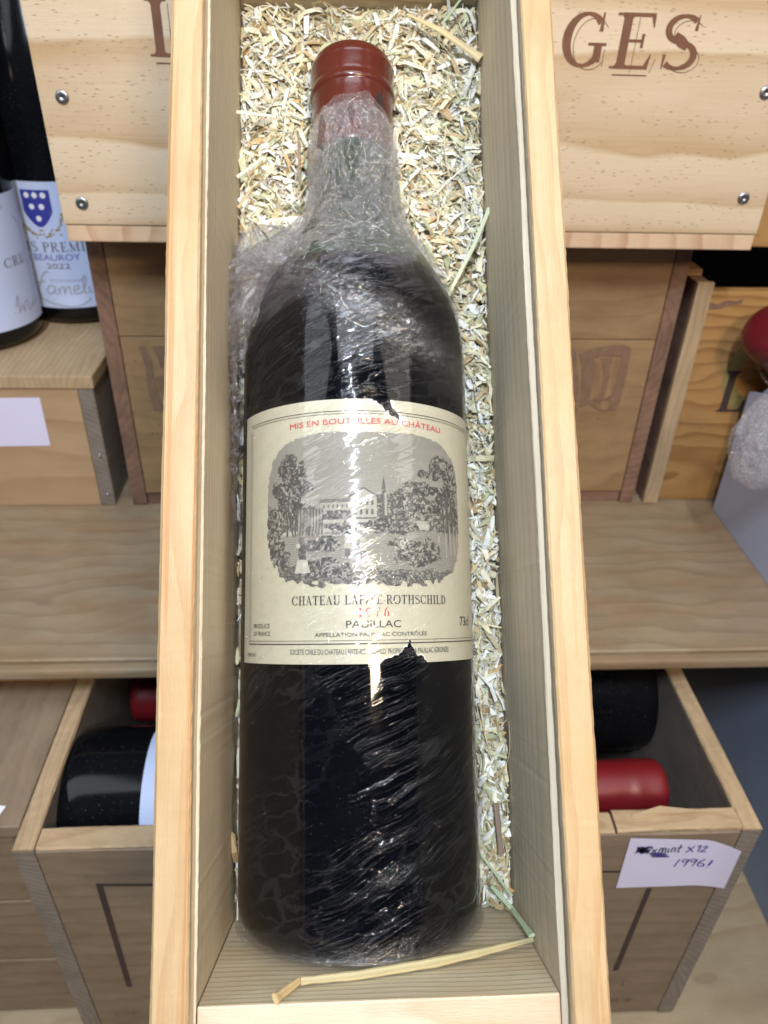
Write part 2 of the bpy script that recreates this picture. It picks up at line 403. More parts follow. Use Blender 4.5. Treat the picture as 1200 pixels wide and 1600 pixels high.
    fac = t.math('ADD', t.math('ADD', base, t.math('MULTIPLY', gap, .06)), t.math('ADD', t.math('MULTIPLY', crush, .24), t.math('MULTIPLY', graze, .10)), clamp=True)
    tr = t.n('ShaderNodeBsdfTransparent'); tr.inputs[0].default_value = (.99, .99, .995, 1)
    df = t.n('ShaderNodeBsdfDiffuse'); df.inputs[0].default_value = (*tint, 1); t.l(n2, df.inputs['Normal'])
    tl = t.n('ShaderNodeBsdfTranslucent'); tl.inputs[0].default_value = (*tint, 1); t.l(n2, tl.inputs['Normal'])
    md = t.n('ShaderNodeMixShader'); md.inputs[0].default_value = .35; t.l(df.outputs[0], md.inputs[1]); t.l(tl.outputs[0], md.inputs[2])
    crs = t.ramp(t.math('ADD', t.math('MULTIPLY', cr1.outputs['Distance'], .6), t.math('MULTIPLY', cr2, .5)), [(.48, .06), (.80, 1.)])
    mk = t.math('ADD', t.math('MULTIPLY', gap, milk), t.math('MULTIPLY', t.math('MULTIPLY', crush, crs), haze), clamp=True)
    m1 = t.n('ShaderNodeMixShader'); t.l(mk, m1.inputs[0]); t.l(tr.outputs[0], m1.inputs[1]); t.l(md.outputs[0], m1.inputs[2])
    m2 = t.n('ShaderNodeMixShader'); t.l(fac, m2.inputs[0]); t.l(m1.outputs[0], m2.inputs[1]); t.l(gm.outputs[0], m2.inputs[2])
    t.l(m2.outputs[0], t.out.inputs[0])
    return t.m
M_film = film_mat('cling_film_body', 27, .60, .66, .020, .00022, .0007, over_paper=True, haze=.10)
M_film2 = film_mat('cling_film_crumpled', 18, .50, .60, .04, .0002, .0008)

# ------------------------------------------------------------------ shapes
def board(name, x, y, z, grain, mat, parent=None, bev=.7, base=ORG, mats=None, chip=0., seed=0):
    """box between the (lo, hi) pairs in mm, in the frame 'base'; local X runs along the grain"""
    c = [(a[0]+a[1])/2 for a in (x, y, z)]; h = [abs(a[1]-a[0])/2 for a in (x, y, z)]
    ax = 'xyz'.index(grain); order = [ax, (ax+1) % 3, (ax+2) % 3]
    R = Matrix(((0, 0, 0), (0, 0, 0), (0, 0, 0)))
    for k, o in enumerate(order): R[o][k] = 1
    hs = [h[o] for o in order]
    if chip:
        a_, b_, e = hs[1], hs[2], bev
        prof = [(-a_+e, -b_), (0, -b_), (a_-e, -b_), (a_, -b_+e), (a_, b_-e), (a_-e, b_), (0, b_), (-a_+e, b_), (-a_, b_-e), (-a_, -b_+e)]
        return extrude(name, prof, -hs[0], hs[0], base @ T(*c) @ R.to_4x4(), parent, mat, n=max(12, int(hs[0]*2/3)), wob=chip*1.6, seed=seed+int(c[0]) % 37)
    bm = bmesh.new(); bmesh.ops.create_cube(bm, size=2)
    for v in bm.verts: v.co = Vector((v.co.x*hs[0], v.co.y*hs[1], v.co.z*hs[2]))*MM
    if bev:
        bmesh.ops.bevel(bm, geom=list(bm.edges), offset=min(bev, min(hs)*.6)*MM, segments=2, affect='EDGES', profile=.6)
    me = bpy.data.meshes.new(name); bm.to_mesh(me); bm.free()
    o = link(name, me, base @ T(*c) @ R.to_4x4(), parent, mat)
    return o

def extrude(name, prof, x0, x1, M, parent, mat, n=90, wob=.0, seed=0, face_mat=None):
    """prof: list of (a, b) in mm; extruded along local X. face_mat(i) gives the material slot of side i"""
    k = len(prof); xs = np.linspace(x0, x1, n)
    V = []
    for i, xx in enumerate(xs):
        for j, (a, b) in enumerate(prof):
            w1 = (vnoise(xx*.03, j*3.1+seed, 0, 5)-.5)*wob; w2 = (vnoise(xx*.6, j*5.3+seed, 0, 8)-.5)*wob*.6
            V.append((xx, a+float(w1+w2), b+float(w1-w2)*.5))
    F = []; ms = []
    for i in range(n-1):
        for j in range(k):
            j2 = (j+1) % k
            F.append((i*k+j, i*k+j2, (i+1)*k+j2, (i+1)*k+j)); ms.append(face_mat(j) if face_mat else 0)
    F.append(tuple(range(k-1, -1, -1))); ms.append(0)
    F.append(tuple((n-1)*k+j for j in range(k))); ms.append(0)
    me = mesh_np(name, V, F, mats=ms)
    bm = bmesh.new(); bm.from_mesh(me); bmesh.ops.recalc_face_normals(bm, faces=bm.faces); bm.to_mesh(me); bm.free()
    return link(name, me, M, parent, mat)

def lathe(name, prof, M, parent, mat, n=96, smooth=True, cap=True):
    """prof: list of (radius, height) in mm about local Z"""
    V = []; m = len(prof)
    for i in range(n):
        a = 2*PI*i/n
        for r, s in prof: V.append((r*math.sin(a), -r*math.cos(a), s))
    F = [tuple(f) for f in grid_faces(n, m, True)]
    me = mesh_np(name, V, F, smooth)
    if cap:
        bm = bmesh.new(); bm.from_mesh(me); bmesh.ops.remove_doubles(bm, verts=bm.verts, dist=1e-6)
        bmesh.ops.recalc_face_normals(bm, faces=bm.faces); bm.to_mesh(me); bm.free()
    return link(name, me, M, parent, mat)

def tube_mesh(pts, rad, n=8):
    V = []; F = []
    P = [Vector(p) for p in pts]
    for i, p in enumerate(P):
        d = (P[min(i+1, len(P)-1)]-P[max(i-1, 0)]).normalized()
        a = d.cross(Vector((.3, .2, 1))).normalized(); b = d.cross(a)
        r = rad[i] if isinstance(rad, (list, tuple)) else rad
        for k in range(n):
            t_ = 2*PI*k/n; V.append(p+a*math.cos(t_)*r+b*math.sin(t_)*r)
    for i in range(len(P)-1):
        for k in range(n): F.append((i*n+k, i*n+(k+1) % n, (i+1)*n+(k+1) % n, (i+1)*n+k))
    F.append(tuple(range(n))); F.append(tuple((len(P)-1)*n+k for k in range(n)))
    return V, F

# ---- flat print: 2-D triangles/quads collected, then mapped onto a plane or a cylinder
_font = {}
def sans(txt):
    if txt in _font: return _font[txt]
    cu = bpy.data.curves.new('t', 'FONT'); cu.body = txt; cu.size = 1; cu.resolution_u = 3
    ob = bpy.data.objects.new('t', cu); me = bpy.data.meshes.new_from_object(ob)
    V = [(v.co.x, v.co.y) for v in me.vertices]; F = [tuple(p.vertices) for p in me.polygons]
    bpy.data.objects.remove(ob); bpy.data.curves.remove(cu); bpy.data.meshes.remove(me)
    _font[txt] = (V, F); return V, F
class Print:
    def __init__(s): s.V = []; s.F = []; s.K = []; s.k = 0
    def add(s, V, F):
        o = len(s.V); s.V += V; s.k += 1; s.K += [s.k]*len(V); s.F += [tuple(i+o for i in f) for f in F]
    def text(s, txt, x0, x1, y0, h, slant=0., arc=0.):
        """sans text from x0 to x1, cap height h, baseline y0; arc lifts the middle"""
        V, F = sans(txt); xs = [v[0] for v in V]; a, b = min(xs), max(xs)
        out = []
        for vx, vy in V:
            u = (vx-a)/(b-a); yy = vy/.73*h
            out.append((x0+u*(x1-x0)+slant*yy, y0+yy+arc*(1-(2*u-1)**2)))
        s.add(out, F)
    def line(s, pts, wd):
        """polyline strip; wd number or list"""
        P = [Vector((p[0], p[1])) for p in pts]; V = []
        for i, p in enumerate(P):
            d = (P[min(i+1, len(P)-1)]-P[max(i-1, 0)])
            if d.length < 1e-9: d = Vector((1, 0))
            d.normalize(); nn = Vector((-d.y, d.x)); w_ = (wd[i] if isinstance(wd, (list, tuple)) else wd)/2
            V += [tuple(p+nn*w_), tuple(p-nn*w_)]
        s.add(V, [(2*i, 2*i+1, 2*i+3, 2*i+2) for i in range(len(P)-1)])
    def poly(s, pts): s.add([tuple(p) for p in pts], [tuple(range(len(pts)))])
    def disc(s, x, y, r, ry=None, n=12):
        s.poly([(x+r*math.cos(2*PI*k/n), y+(ry or r)*math.sin(2*PI*k/n)) for k in range(n)])
    def serif(s, txt, x0, x1, y0, h, slant=0., heavy=1., gap=.12, adv=None):
        segs = []; x = 0
        for ch in txt:
            if ch == ' ': x += .38; continue
            g, wd = GLYPH[ch]; segs.append((x, g)); x += wd+gap
        tot = x-gap; sx = (x1-x0)/tot
        for gx, g in segs:
            for st in g:
                pts, ws = st
                P = [(x0+(gx+px)*sx+slant*py*h, y0+py*h) for px, py in pts]
                s.line(P, [max(.01, w_)*heavy*h for w_ in ws] if isinstance(ws, (list, tuple)) else ws*heavy*h)
    def build(s, name, mapf, M, parent, mat):
        # overlapping strokes never share a plane: each lies a few microns above the one before
        me = mesh_np(name, [mapf(x, y, (k % 24)*.004) for (x, y), k in zip(s.V, s.K)], s.F)
        return link(name, me, M, parent, mat)

def arcpts(cx, cy, rx, ry, a0, a1, wt, wk, n=18, mode='v'):
    P = []; Wd = []
    for i in range(n+1):
        a = math.radians(a0+(a1-a0)*i/n)
        P.append((cx+rx*math.cos(a), cy+ry*math.sin(a)))
        k = abs(math.cos(a)) if mode == 'v' else abs(math.sin(a))
        Wd.append(wt+(wk-wt)*k**1.4)
    return (P, Wd)
TK, TN = .155, .045
def L_(a, b, w_): return ([a, b], w_)
def stem(x, w_=TK): return [([(x, 0), (x, .05), (x, .10), (x, .5), (x, .9), (x, .95), (x, 1)], [w_*1.9, w_*1.35, w_, w_, w_, w_*1.35, w_*1.9]),
                            L_((x-.17, .017), (x+.17, .017), TN*.8), L_((x-.17, .983), (x+.17, .983), TN*.8)]
def wedge(x, y0, y1, w0, w1): return ([(x, y0), (x, y1)], [w0, w1])
GLYPH = {
 'I': (stem(.18), .36),
 'L': (stem(.18)+[L_((.1, .025), (.62, .025), TN*1.3), ([(.56, .0), (.63, .30)], [.10, .02])], .65),
 'E': (stem(.18)+[L_((.1, .025), (.62, .025), TN*1.3), ([(.57, .0), (.63, .27)], [.10, .02]), L_((.1, .975), (.60, .975), TN*1.3), ([(.56, 1.), (.60, .76)], [.09, .02]),
      L_((.2, .51), (.46, .51), TN), ([(.46, .38), (.46, .64)], [.05, .05])], .65),
 'F': (stem(.18)+[L_((.1, .975), (.60, .975), TN*1.3), ([(.56, 1.), (.60, .74)], [.09, .02]), L_((.2, .50), (.45, .50), TN), ([(.45, .38), (.45, .62)], [.05, .05])], .60),
 'H': (stem(.18)+stem(.64)+[L_((.2, .51), (.62, .51), TN)], .82),
 'T': (stem(.34)[:2]+[L_((.02, .975), (.66, .975), TN*1.4), ([(.05, 1.), (.02, .74)], [.09, .02]), ([(.63, 1.), (.66, .74)], [.09, .02])], .68),
 'A': ([([(.34, 1.), (.10, 0)], [.05, TN]), ([(.33, 1.), (.60, 0)], [.10, TK]), L_((.19, .33), (.50, .33), TN), L_((0, .017), (.22, .017), TN*.8), L_((.46, .017), (.74, .017), TN*.8)], .72),
 'U': (stem(.18)[:1]+[L_((.01, .983), (.35, .983), TN*.8), L_((.52, .983), (.80, .983), TN*.8)]+[([(.18, .3), (.18, .98)], TK), arcpts(.41, .30, .23, .28, 180, 360, TN*1.3, TK*.7), ([(.64, .3), (.64, .98)], TN*1.1)], .80),
 'C': ([arcpts(.42, .5, .36, .47, 42, 320, TN*1.2, TK), ([(.70, .98), (.70, .66)], [.02, .06])], .76),
 'G': ([arcpts(.42, .5, .36, .47, 42, 322, TN*1.2, TK), ([(.72, 1.0), (.71, .66)], [.03, .07]), ([(.70, .42), (.70, .1)], TK*.9), L_((.50, .43), (.86, .43), TN)], .86),
 'O': ([arcpts(.42, .5, .35, .475, 0, 360, TN*1.2, TK, 28)], .84),
 'D': (stem(.18)+[arcpts(.28, .5, .44, .475, -90, 90, TN*1.2, TK), L_((.1, .025), (.3, .025), TN), L_((.1, .975), (.3, .975), TN)], .78),
 'R': (stem(.18)+[arcpts(.30, .745, .26, .23, -90, 90, TN*1.2, TK*.9), L_((.2, .515), (.32, .515), TN), L_((.1, .975), (.3, .975), TN), ([(.34, .52), (.66, .0)], [TK*.6, TK]), L_((.58, .017), (.78, .017), TN*.8)], .74),
 'P': (stem(.18)+[arcpts(.30, .735, .27, .24, -90, 90, TN*1.2, TK*.9), L_((.2, .495), (.32, .495), TN), L_((.1, .975), (.3, .975), TN)], .62),
 'S': ([arcpts(.32, .74, .235, .235, 40, 265, TN*1.3, TK*.75), ([(.20, .63), (.32, .52), (.44, .42)], [TK*.8, TK*1.15, TK*.8]), arcpts(.32, .26, .245, .235, 80, -140, TN*1.3, TK*.8), ([(.53, 1.), (.52, .72)], [.02, .06]), ([(.09, 0), (.10, .28)], [.02, .06])], .62),
 'M': ([([(.12, 0), (.12, 1)], TN), ([(.12, 1), (.42, .05)], [TK, TK*.8]), ([(.42, .05), (.74, 1)], TN), ([(.76, 0), (.76, 1)], TK), L_((0, .017), (.24, .017), TN), L_((.62, .017), (.90, .017), TN)], .90),
 '-': ([L_((.02, .40), (.22, .40), .07)], .24),
 '1': ([([(.2, 0), (.2, 1)], .16), ([(.06, .80), (.2, 1)], .06), L_((.06, .02), (.34, .02), .05)], .38),
 '9': ([arcpts(.28, .68, .20, .29, 0, 360, .05, .14, 22), ([(.48, .68), (.44, .32), (.30, .06), (.14, 0)], [.14, .13, .09, .05])], .55),
 '7': ([L_((.06, .94), (.52, .94), .11), ([(.50, .92), (.30, .5), (.22, 0)], [.06, .12, .17])], .55),
 '6': ([arcpts(.28, .32, .20, .29, 0, 360, .05, .14, 22), ([(.08, .32), (.12, .68), (.26, .94), (.42, 1)], [.14, .13, .09, .05])], .55),
}

# ================================================================== THE WOODEN BOX WITH THE BOTTLE
RB = Matrix(((0.99924195, 0.01565487, -0.03564325), (-0.02074727, 0.98887157, -0.14731792), (0.03294035, 0.14794575, 0.98844676)))
RBOX = MCAM @ RB.transposed()                       # columns: box right, up, toward the viewer
ZF = 197.69
MBOX = ORG @ RBOX.to_4x4() @ T(0, 0, -ZF)           # box frame: Z = 0 on the front face, wood lies at Z < 0
Y0, Y1 = -91.0, 233.5; XL, XR = -41.0, 48.8; LL, LR = -41.6, 50.0; OL, OR = -50.7, 59.2; DEEP = 112.0
GRV = 7.0
box = thing('wooden_wine_box', MBOX, 'open pine single bottle box lined with straw around the wrapped bottle', 'wine box')
RLONG = Matrix(((0, 1, 0), (1, 0, 0), (0, 0, -1))).to_4x4()   # local X = box Y, local Y = box X, local Z = depth into the box
pl = [(OL, .8), (OL+.8, 0), (LL-.5, 0), (LL, .5), (LL, 3.0), (LL-2.2, 3.1), (LL-2.2, GRV), (XL-.25, GRV), (XL, GRV+.25), (XL, DEEP), (OL, DEEP)]
pr = [(OR, .8), (OR-.8, 0), (LR+.5, 0), (LR, .5), (LR, 3.0), (LR+2.2, 3.1), (LR+2.2, GRV), (XR+.25, GRV), (XR, GRV+.25), (XR, DEEP), (OR, DEEP)]
for prof, sd in ((pl, 1), (pr, 20)):
    extrude('side_wall', prof, Y0-13, Y1+13, MBOX @ RLONG, box, [M_rail, M_inner], n=260, wob=.28, seed=sd, face_mat=lambda j: 1 if 3 <= j <= 8 else 0)
g = .15
for yy in ((Y0-11, Y0), (Y1, Y1+11)):
    o = board('end_wall', (XL+g, XR-g), yy, (-DEEP, -GRV-.2), 'x', [M_end, M_endedge], box, .5, MBOX)
    me = o.data
    for p in me.polygons:
        # the narrow face that looks out of the box
        nrm_w = (WM[o.name].to_3x3() @ p.normal).normalized()
        if nrm_w.dot(RBOX.col[2]) > .7: p.material_index = 1
board('back_panel', (XL+.1, XR-.1), (Y0+.1, Y1-.1), (-DEEP+1, -DEEP+9), 'y', M_inner, box, .4, MBOX)

# ------------------------------------------------------------------ straw packing
def straw():
    V = []; F = []; C = []; nv = 0
    pal = [((.84, .77, .57), 5.2), ((.76, .67, .43), 4.0), ((.62, .48, .26), 2.8), ((.62, .63, .40), 2.2), ((.93, .91, .84), 6.2), ((.42, .28, .13), .7), ((.72, .42, .18), .25)]
    cols = [np.array(p[0]) for p in pal]; ws = np.array([p[1] for p in pal]); ws = ws/ws.sum()
    def clear(x, d, y, r=0):
        # distance from the bottle axis (box x about 0, depth 57)
        R = float(np.interp(y-Y0, [0, 180, 200, 218, 236, 296, 297], [38.6, 38.6, 35, 25, 17, 15.6, 0]))
        if y-Y0 > 203 and y-Y0 < 226: R += 2
        return (x-.0)**2+(d-57)**2 > (R+r)**2
    n_s = 16500; made = 0
    while made < n_s:
        x = random.uniform(XL+.6, XR-.6); y = random.uniform(Y0+1, Y1-1)
        layer = random.random()
        sag = 5*float(vnoise(x*.06, y*.05, 0, 21))+3*float(vnoise(x*.2, y*.2, 0, 22))
        d = 58+sag+layer*7
        big = random.random()
        if big > .955: ln, wd = random.uniform(9, 19), random.uniform(1.1, 2.4)
        elif big > .48: ln, wd = random.uniform(3.5, 10), random.uniform(.8, 2.2)
        else: ln, wd = random.uniform(1.5, 7.0), random.uniform(.2, .75)
        th = random.uniform(.12, .35)
        a = random.uniform(0, PI); tilt = random.gauss(0, .30)
        ux = Vector((math.cos(a)*math.cos(tilt), math.sin(a)*math.cos(tilt), math.sin(tilt)))
        roll = random.gauss(0, .5)
        side = ux.cross(Vector((0, 0, 1))).normalized(); nn = side.cross(ux).normalized()
        side, nn = side*math.cos(roll)+nn*math.sin(roll), nn*math.cos(roll)-side*math.sin(roll)
        c = Vector((x, y, -d))
        e0 = c-ux*ln/2; e1 = c+ux*ln/2
        lim = lambda e: XL+.3 < e.x < XR-.3 and Y0+.3 < e.y < Y1-.3 and clear(e.x, -e.z, e.y, .4)
        if not (lim(e0) and lim(e1) and clear(x, d, y, .4)):
            continue
        made += 1
        bend = random.gauss(0, .15)*ln; taper = random.uniform(.3, 1.)
        col = cols[int(np.searchsorted(np.cumsum(ws), random.random()).clip(0, len(cols)-1))]*random.uniform(.72, 1.12)
        K = 4; skew = random.uniform(-.5, .5)*wd
        for k in range(K):
            t_ = k/(K-1); pp = e0.lerp(e1, t_)+nn*bend*math.sin(PI*t_)+side*skew*.2*math.sin(PI*t_*2)
            ww = wd*(1-(1-taper)*abs(2*t_-1)**1.5)/2
            sk = ux*(skew if k in (0, K-1) else 0)*.6
            V += [pp+side*ww+nn*th/2+sk, pp-side*ww+nn*th/2-sk, pp-side*ww*.8-nn*th/2-sk, pp+side*ww*.8-nn*th/2+sk]
            m_ = random.uniform(.93, 1.05)
            C += [tuple(np.clip(col*m_, 0, 1)), tuple(np.clip(col*m_*.9, 0, 1)), tuple(col*.8), tuple(col*.8)]
        for k in range(K-1):
            b = nv+4*k
            for q in range(4): F.append((b+q, b+(q+1) % 4, b+4+(q+1) % 4, b+4+q))
        F.append((nv+3, nv+2, nv+1, nv)); b = nv+4*(K-1); F.append((b, b+1, b+2, b+3)); nv += 4*K
    # fine curled fibres
    for _ in range(5200):
        x = random.uniform(XL+1, XR-1); y = random.uniform(Y0+1, Y1-1); d = 57+5*float(vnoise(x*.06, y*.05, 0, 21))+random.uniform(-1, 5)
        if float(vnoise(x*.07, y*.07, 0, 77)) < .42: continue
        a = random.uniform(0, 2*PI); cur = random.gauss(0, .35); p = Vector((x, y, -d)); col = cols[random.choice([0, 1, 2, 3, 4])]*random.uniform(.6, 1.)
        r = random.uniform(.05, .13); pts = []; ok = True; st = random.uniform(.8, 1.9); nk = 6
        if random.random() < .14: st = random.uniform(1.8, 3.0); nk = 8; r = random.uniform(.12, .3); d -= 1.5; p.z += 1.5; cur *= .6
        for k in range(nk):
            if not (clear(p.x, -p.z, p.y, .5) and XL+.3 < p.x < XR-.3 and Y0+.3 < p.y < Y1-.3): ok = False; break
            pts.append(p.copy()); p = p+Vector((math.cos(a), math.sin(a), random.gauss(0, .25)))*st; a += cur
        if not ok: continue
        v, f = tube_mesh(pts, r, 3); V += v; C += [tuple(col)]*len(v)
        F += [tuple(i+nv for i in q) for q in f]; nv += len(v)
    me = mesh_np('straw_packing', [tuple(v) for v in V], F, cols={'tint': C})
    o = link('straw_packing', me, MBOX, None, M_straw)
    tag(o, 'bed of chopped pale straw shreds packed around the wrapped bottle', 'straw', kind='stuff')
straw()
# matted bed beneath the loose shreds, coloured dark to stand for shaded gaps
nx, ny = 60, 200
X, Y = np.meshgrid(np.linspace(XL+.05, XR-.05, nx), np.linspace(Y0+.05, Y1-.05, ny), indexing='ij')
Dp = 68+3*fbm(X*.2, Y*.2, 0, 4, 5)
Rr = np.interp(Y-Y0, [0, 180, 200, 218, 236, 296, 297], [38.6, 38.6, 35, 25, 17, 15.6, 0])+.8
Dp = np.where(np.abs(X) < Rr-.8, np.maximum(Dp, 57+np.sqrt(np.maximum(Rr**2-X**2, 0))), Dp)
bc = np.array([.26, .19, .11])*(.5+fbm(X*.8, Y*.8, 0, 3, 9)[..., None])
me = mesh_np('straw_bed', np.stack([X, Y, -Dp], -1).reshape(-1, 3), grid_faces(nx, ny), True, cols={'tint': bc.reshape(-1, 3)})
so = link('straw_bed', me, MBOX, None, M_straw); tag(so, 'matted straw layer beneath the loose shreds, coloured dark as shaded gaps', 'straw', kind='stuff')

def bbox_pt(px, py, d):                              # a point at depth d inside the box frame, seen at a pixel of the photograph
    r = RB @ Vector((px-600, 800-py, -1200)); return Vector(r)*((-(ZF+d))/r.z)+Vector((0, 0, ZF))
def stalk(pts, wd, col, label, th=.55):
    P = [Vector(p) for p in pts]; V = []; F = []; C = []
    # resample
    Q = []; Wd = []
    for i in range(len(P)-1):
        for k in range(5):
            t_ = k/5; Q.append(P[i].lerp(P[i+1], t_)); Wd.append((wd[i]*(1-t_)+wd[i+1]*t_)*random.uniform(.90, 1.10)*.8)
    Q.append(P[-1]); Wd.append(wd[-1])
    for i, p in enumerate(Q):
        d = (Q[min(i+1, len(Q)-1)]-Q[max(i-1, 0)]).normalized(); side = d.cross(Vector((0, .25, 1))).normalized(); nn = side.cross(d)
        for k in range(8):
            a = 2*PI*k/8; V.append(p+side*math.cos(a)*Wd[i]/2+nn*math.sin(a)*Wd[i]*th/2)
            C.append(tuple(np.clip(np.array(col)*(1.05 if k % 2 else .82)*random.uniform(.92, 1.05), 0, 1)))
    for i in range(len(Q)-1):
        for k in range(8): F.append((i*8+k, i*8+(k+1) % 8, (i+1)*8+(k+1) % 8, (i+1)*8+k))
    F.append(tuple(range(7, -1, -1))); F.append(tuple((len(Q)-1)*8+k for k in range(8)))
    me = mesh_np('straw_stalk', V, F, cols={'tint': C})
    o = link('straw_stalk', me, MBOX, None, M_straw); tag(o, label, 'straw stalk', 'single straw stalks')
GR, TA, BR = (.44, .52, .33), (.58, .43, .22), (.30, .21, .15)
def end_pt(px, py, lift):                            # a point standing 'lift' mm off the inner face of the lower end wall
    r = Vector(RB @ Vector((px-600, 800-py, -1200))); k = (Y0+lift)/r.y; return Vector((r.x*k, Y0+lift, r.z*k+ZF))
stalk([bbox_pt(768, 1385, 57), bbox_pt(800, 1420, 52), end_pt(831, 1462, 3.5)], [1.6, 2.0, 2.2], GR, 'green upper arm of the bent stalk, leaning from straw to lower right corner')
stalk([end_pt(833, 1468, 3.0), end_pt(745, 1490, 2.4), end_pt(680, 1504, 1.9), end_pt(560, 1524, 1.4), end_pt(470, 1533, 1.6)], [1.5, 2.6, 3.0, 2.8, 2.2], (.44, .38, .21), 'long tan and green stalk lying under the base of the big bottle')
stalk([end_pt(468, 1532, 1.7), end_pt(430, 1561, 1.7)], [2.1, 3.0], TA, 'short split tan stalk end at the lower left of the bottle base')
stalk([bbox_pt(765, 325, 55), bbox_pt(740, 385, 55), bbox_pt(700, 462, 56)], [1.9, 2.0, 1.6], (.66, .68, .46), 'long straight pale green stalk to the right of the bottle shoulder')
stalk([bbox_pt(636, 22, 56), bbox_pt(690, 48, 55), bbox_pt(752, 92, 55)], [1.2, 3.2, 4.6], (.74, .58, .32), 'broad ribbed tan stalk in the upper right corner of the box')
stalk([bbox_pt(370, 277, 55), bbox_pt(412, 246, 55)], [1.8, 1.7], (.80, .74, .56), 'short cut cream stalk beside the left wall left of the neck')
stalk([bbox_pt(370, 175, 55), bbox_pt(432, 182, 54)], [1.9, 1.5], (.80, .76, .60), 'flat white stalk lying level left of the red capsule')
stalk([bbox_pt(690, 38, 56), bbox_pt(722, -4, 52)], [1.7, 1.0], GR, 'thin green stalk poking over the top edge of the straw')
stalk([bbox_pt(466, 205, 56), bbox_pt(468, 287, 57)], [1.0, .8], BR, 'thin brown twig standing beside the left of the neck')
stalk([bbox_pt(775, 1255, 58), bbox_pt(783, 1335, 58)], [2.6, 2.0], BR, 'dull brown twig in the straw beside the lower right of the bottle')
stalk([bbox_pt(752, 1335, 57), bbox_pt(800, 1400, 56)], [1.0, 1.0], GR, 'thin green blade crossing the straw right of the bottle base')
stalk([bbox_pt(395, 290, 56), bbox_pt(372, 325, 56)], [1.2, 1.6], TA, 'tan flake at the left wall below the cut cream stalk')

# ------------------------------------------------------------------ the main bottle
ax_b = Vector((2, 300.5, 0)).normalized()            # bottle axis in the box frame
xb = (Vector((1, 0, 0))-ax_b*ax_b.x).normalized(); yb = ax_b.cross(xb)   # yb points into the box
MBOT = MBOX @ T(-1, -90.6, -57) @ Matrix((xb, yb, ax_b)).transposed().to_4x4()
PR = [(0, 0), (22, 0), (31, .2), (34.5, 1.2), (36.6, 3.6), (37.4, 7), (37.5, 12), (37.5, 178), (37.3, 184), (36.6, 190), (35.3, 196), (33.2, 202), (30.2, 208), (26.6, 214), (22.8, 220), (19.4, 226), (16.8, 232), (15.2, 238), (14.4, 245), (14.0, 256)]
def rprof(s): return np.interp(s, [p[1] for p in PR[5:]]+[262, 274, 276, 288, 291], [p[0] for p in PR[5:]]+[14.2, 14.2, 15, 15, 12])
bot = thing('wine_bottle', MBOT, 'dark wine bottle with cream engraved label, wrapped in cling film inside the straw lined box', 'wine bottle')
def smoothprof(pr, n):
    pr = np.array(pr); t_ = np.r_[0, np.cumsum(np.hypot(*np.diff(pr, axis=0).T))]; q = np.linspace(0, t_[-1], n)
    a = np.interp(q, t_, pr[:, 0]); b = np.interp(q, t_, pr[:, 1])
    k = np.array([1, 2, 3, 2, 1])/9
    a2 = np.convolve(np.pad(a, 2, 'edge'), k, 'valid'); b2 = np.convolve(np.pad(b, 2, 'edge'), k, 'valid')
    a2[0], b2[0], a2[-1], b2[-1] = a[0], b[0], a[-1], b[-1]
    return list(zip(a2, b2))
sp = smoothprof(PR, 150)
glass = lathe('glass', sp, MBOT, bot, [M_glass, M_glassneck], 128)
for p in glass.data.polygons:
    if p.center.z > .206: p.material_index = 1
capp = [(14.35, 256), (14.6, 257), (14.55, 268), (14.6, 276.5), (14.75, 278.4), (15.35, 279.2), (15.5, 280.2), (15.3, 281.2), (14.95, 281.9), (15.05, 283), (15.1, 289.0), (15.25, 289.6), (14.95, 290.3), (14.6, 292), (13.6, 293.7), (12.0, 294.6), (9, 295.2), (0, 295.3)]
lathe('capsule', smoothprof(capp, 220), MBOT, bot, M_capsule, 96)
# print on the capsule
pc = Print(); pc.text('PAUILLAC', -11.5, 6, 263.2, 3.0)
for k in range(7): pc.line(arcpts(10.6+.5*math.cos(k), 269.5+k*.9, 1.9-.15*k, 1.2, 20*k, 20*k+250, .1, .3)[0], .28)
pc.build('capsule_print', lambda u, v, o=0: ((14.86+o)*math.sin(u/14.86), -(14.86+o)*math.cos(u/14.86), v), MBOT, bot, M_black)

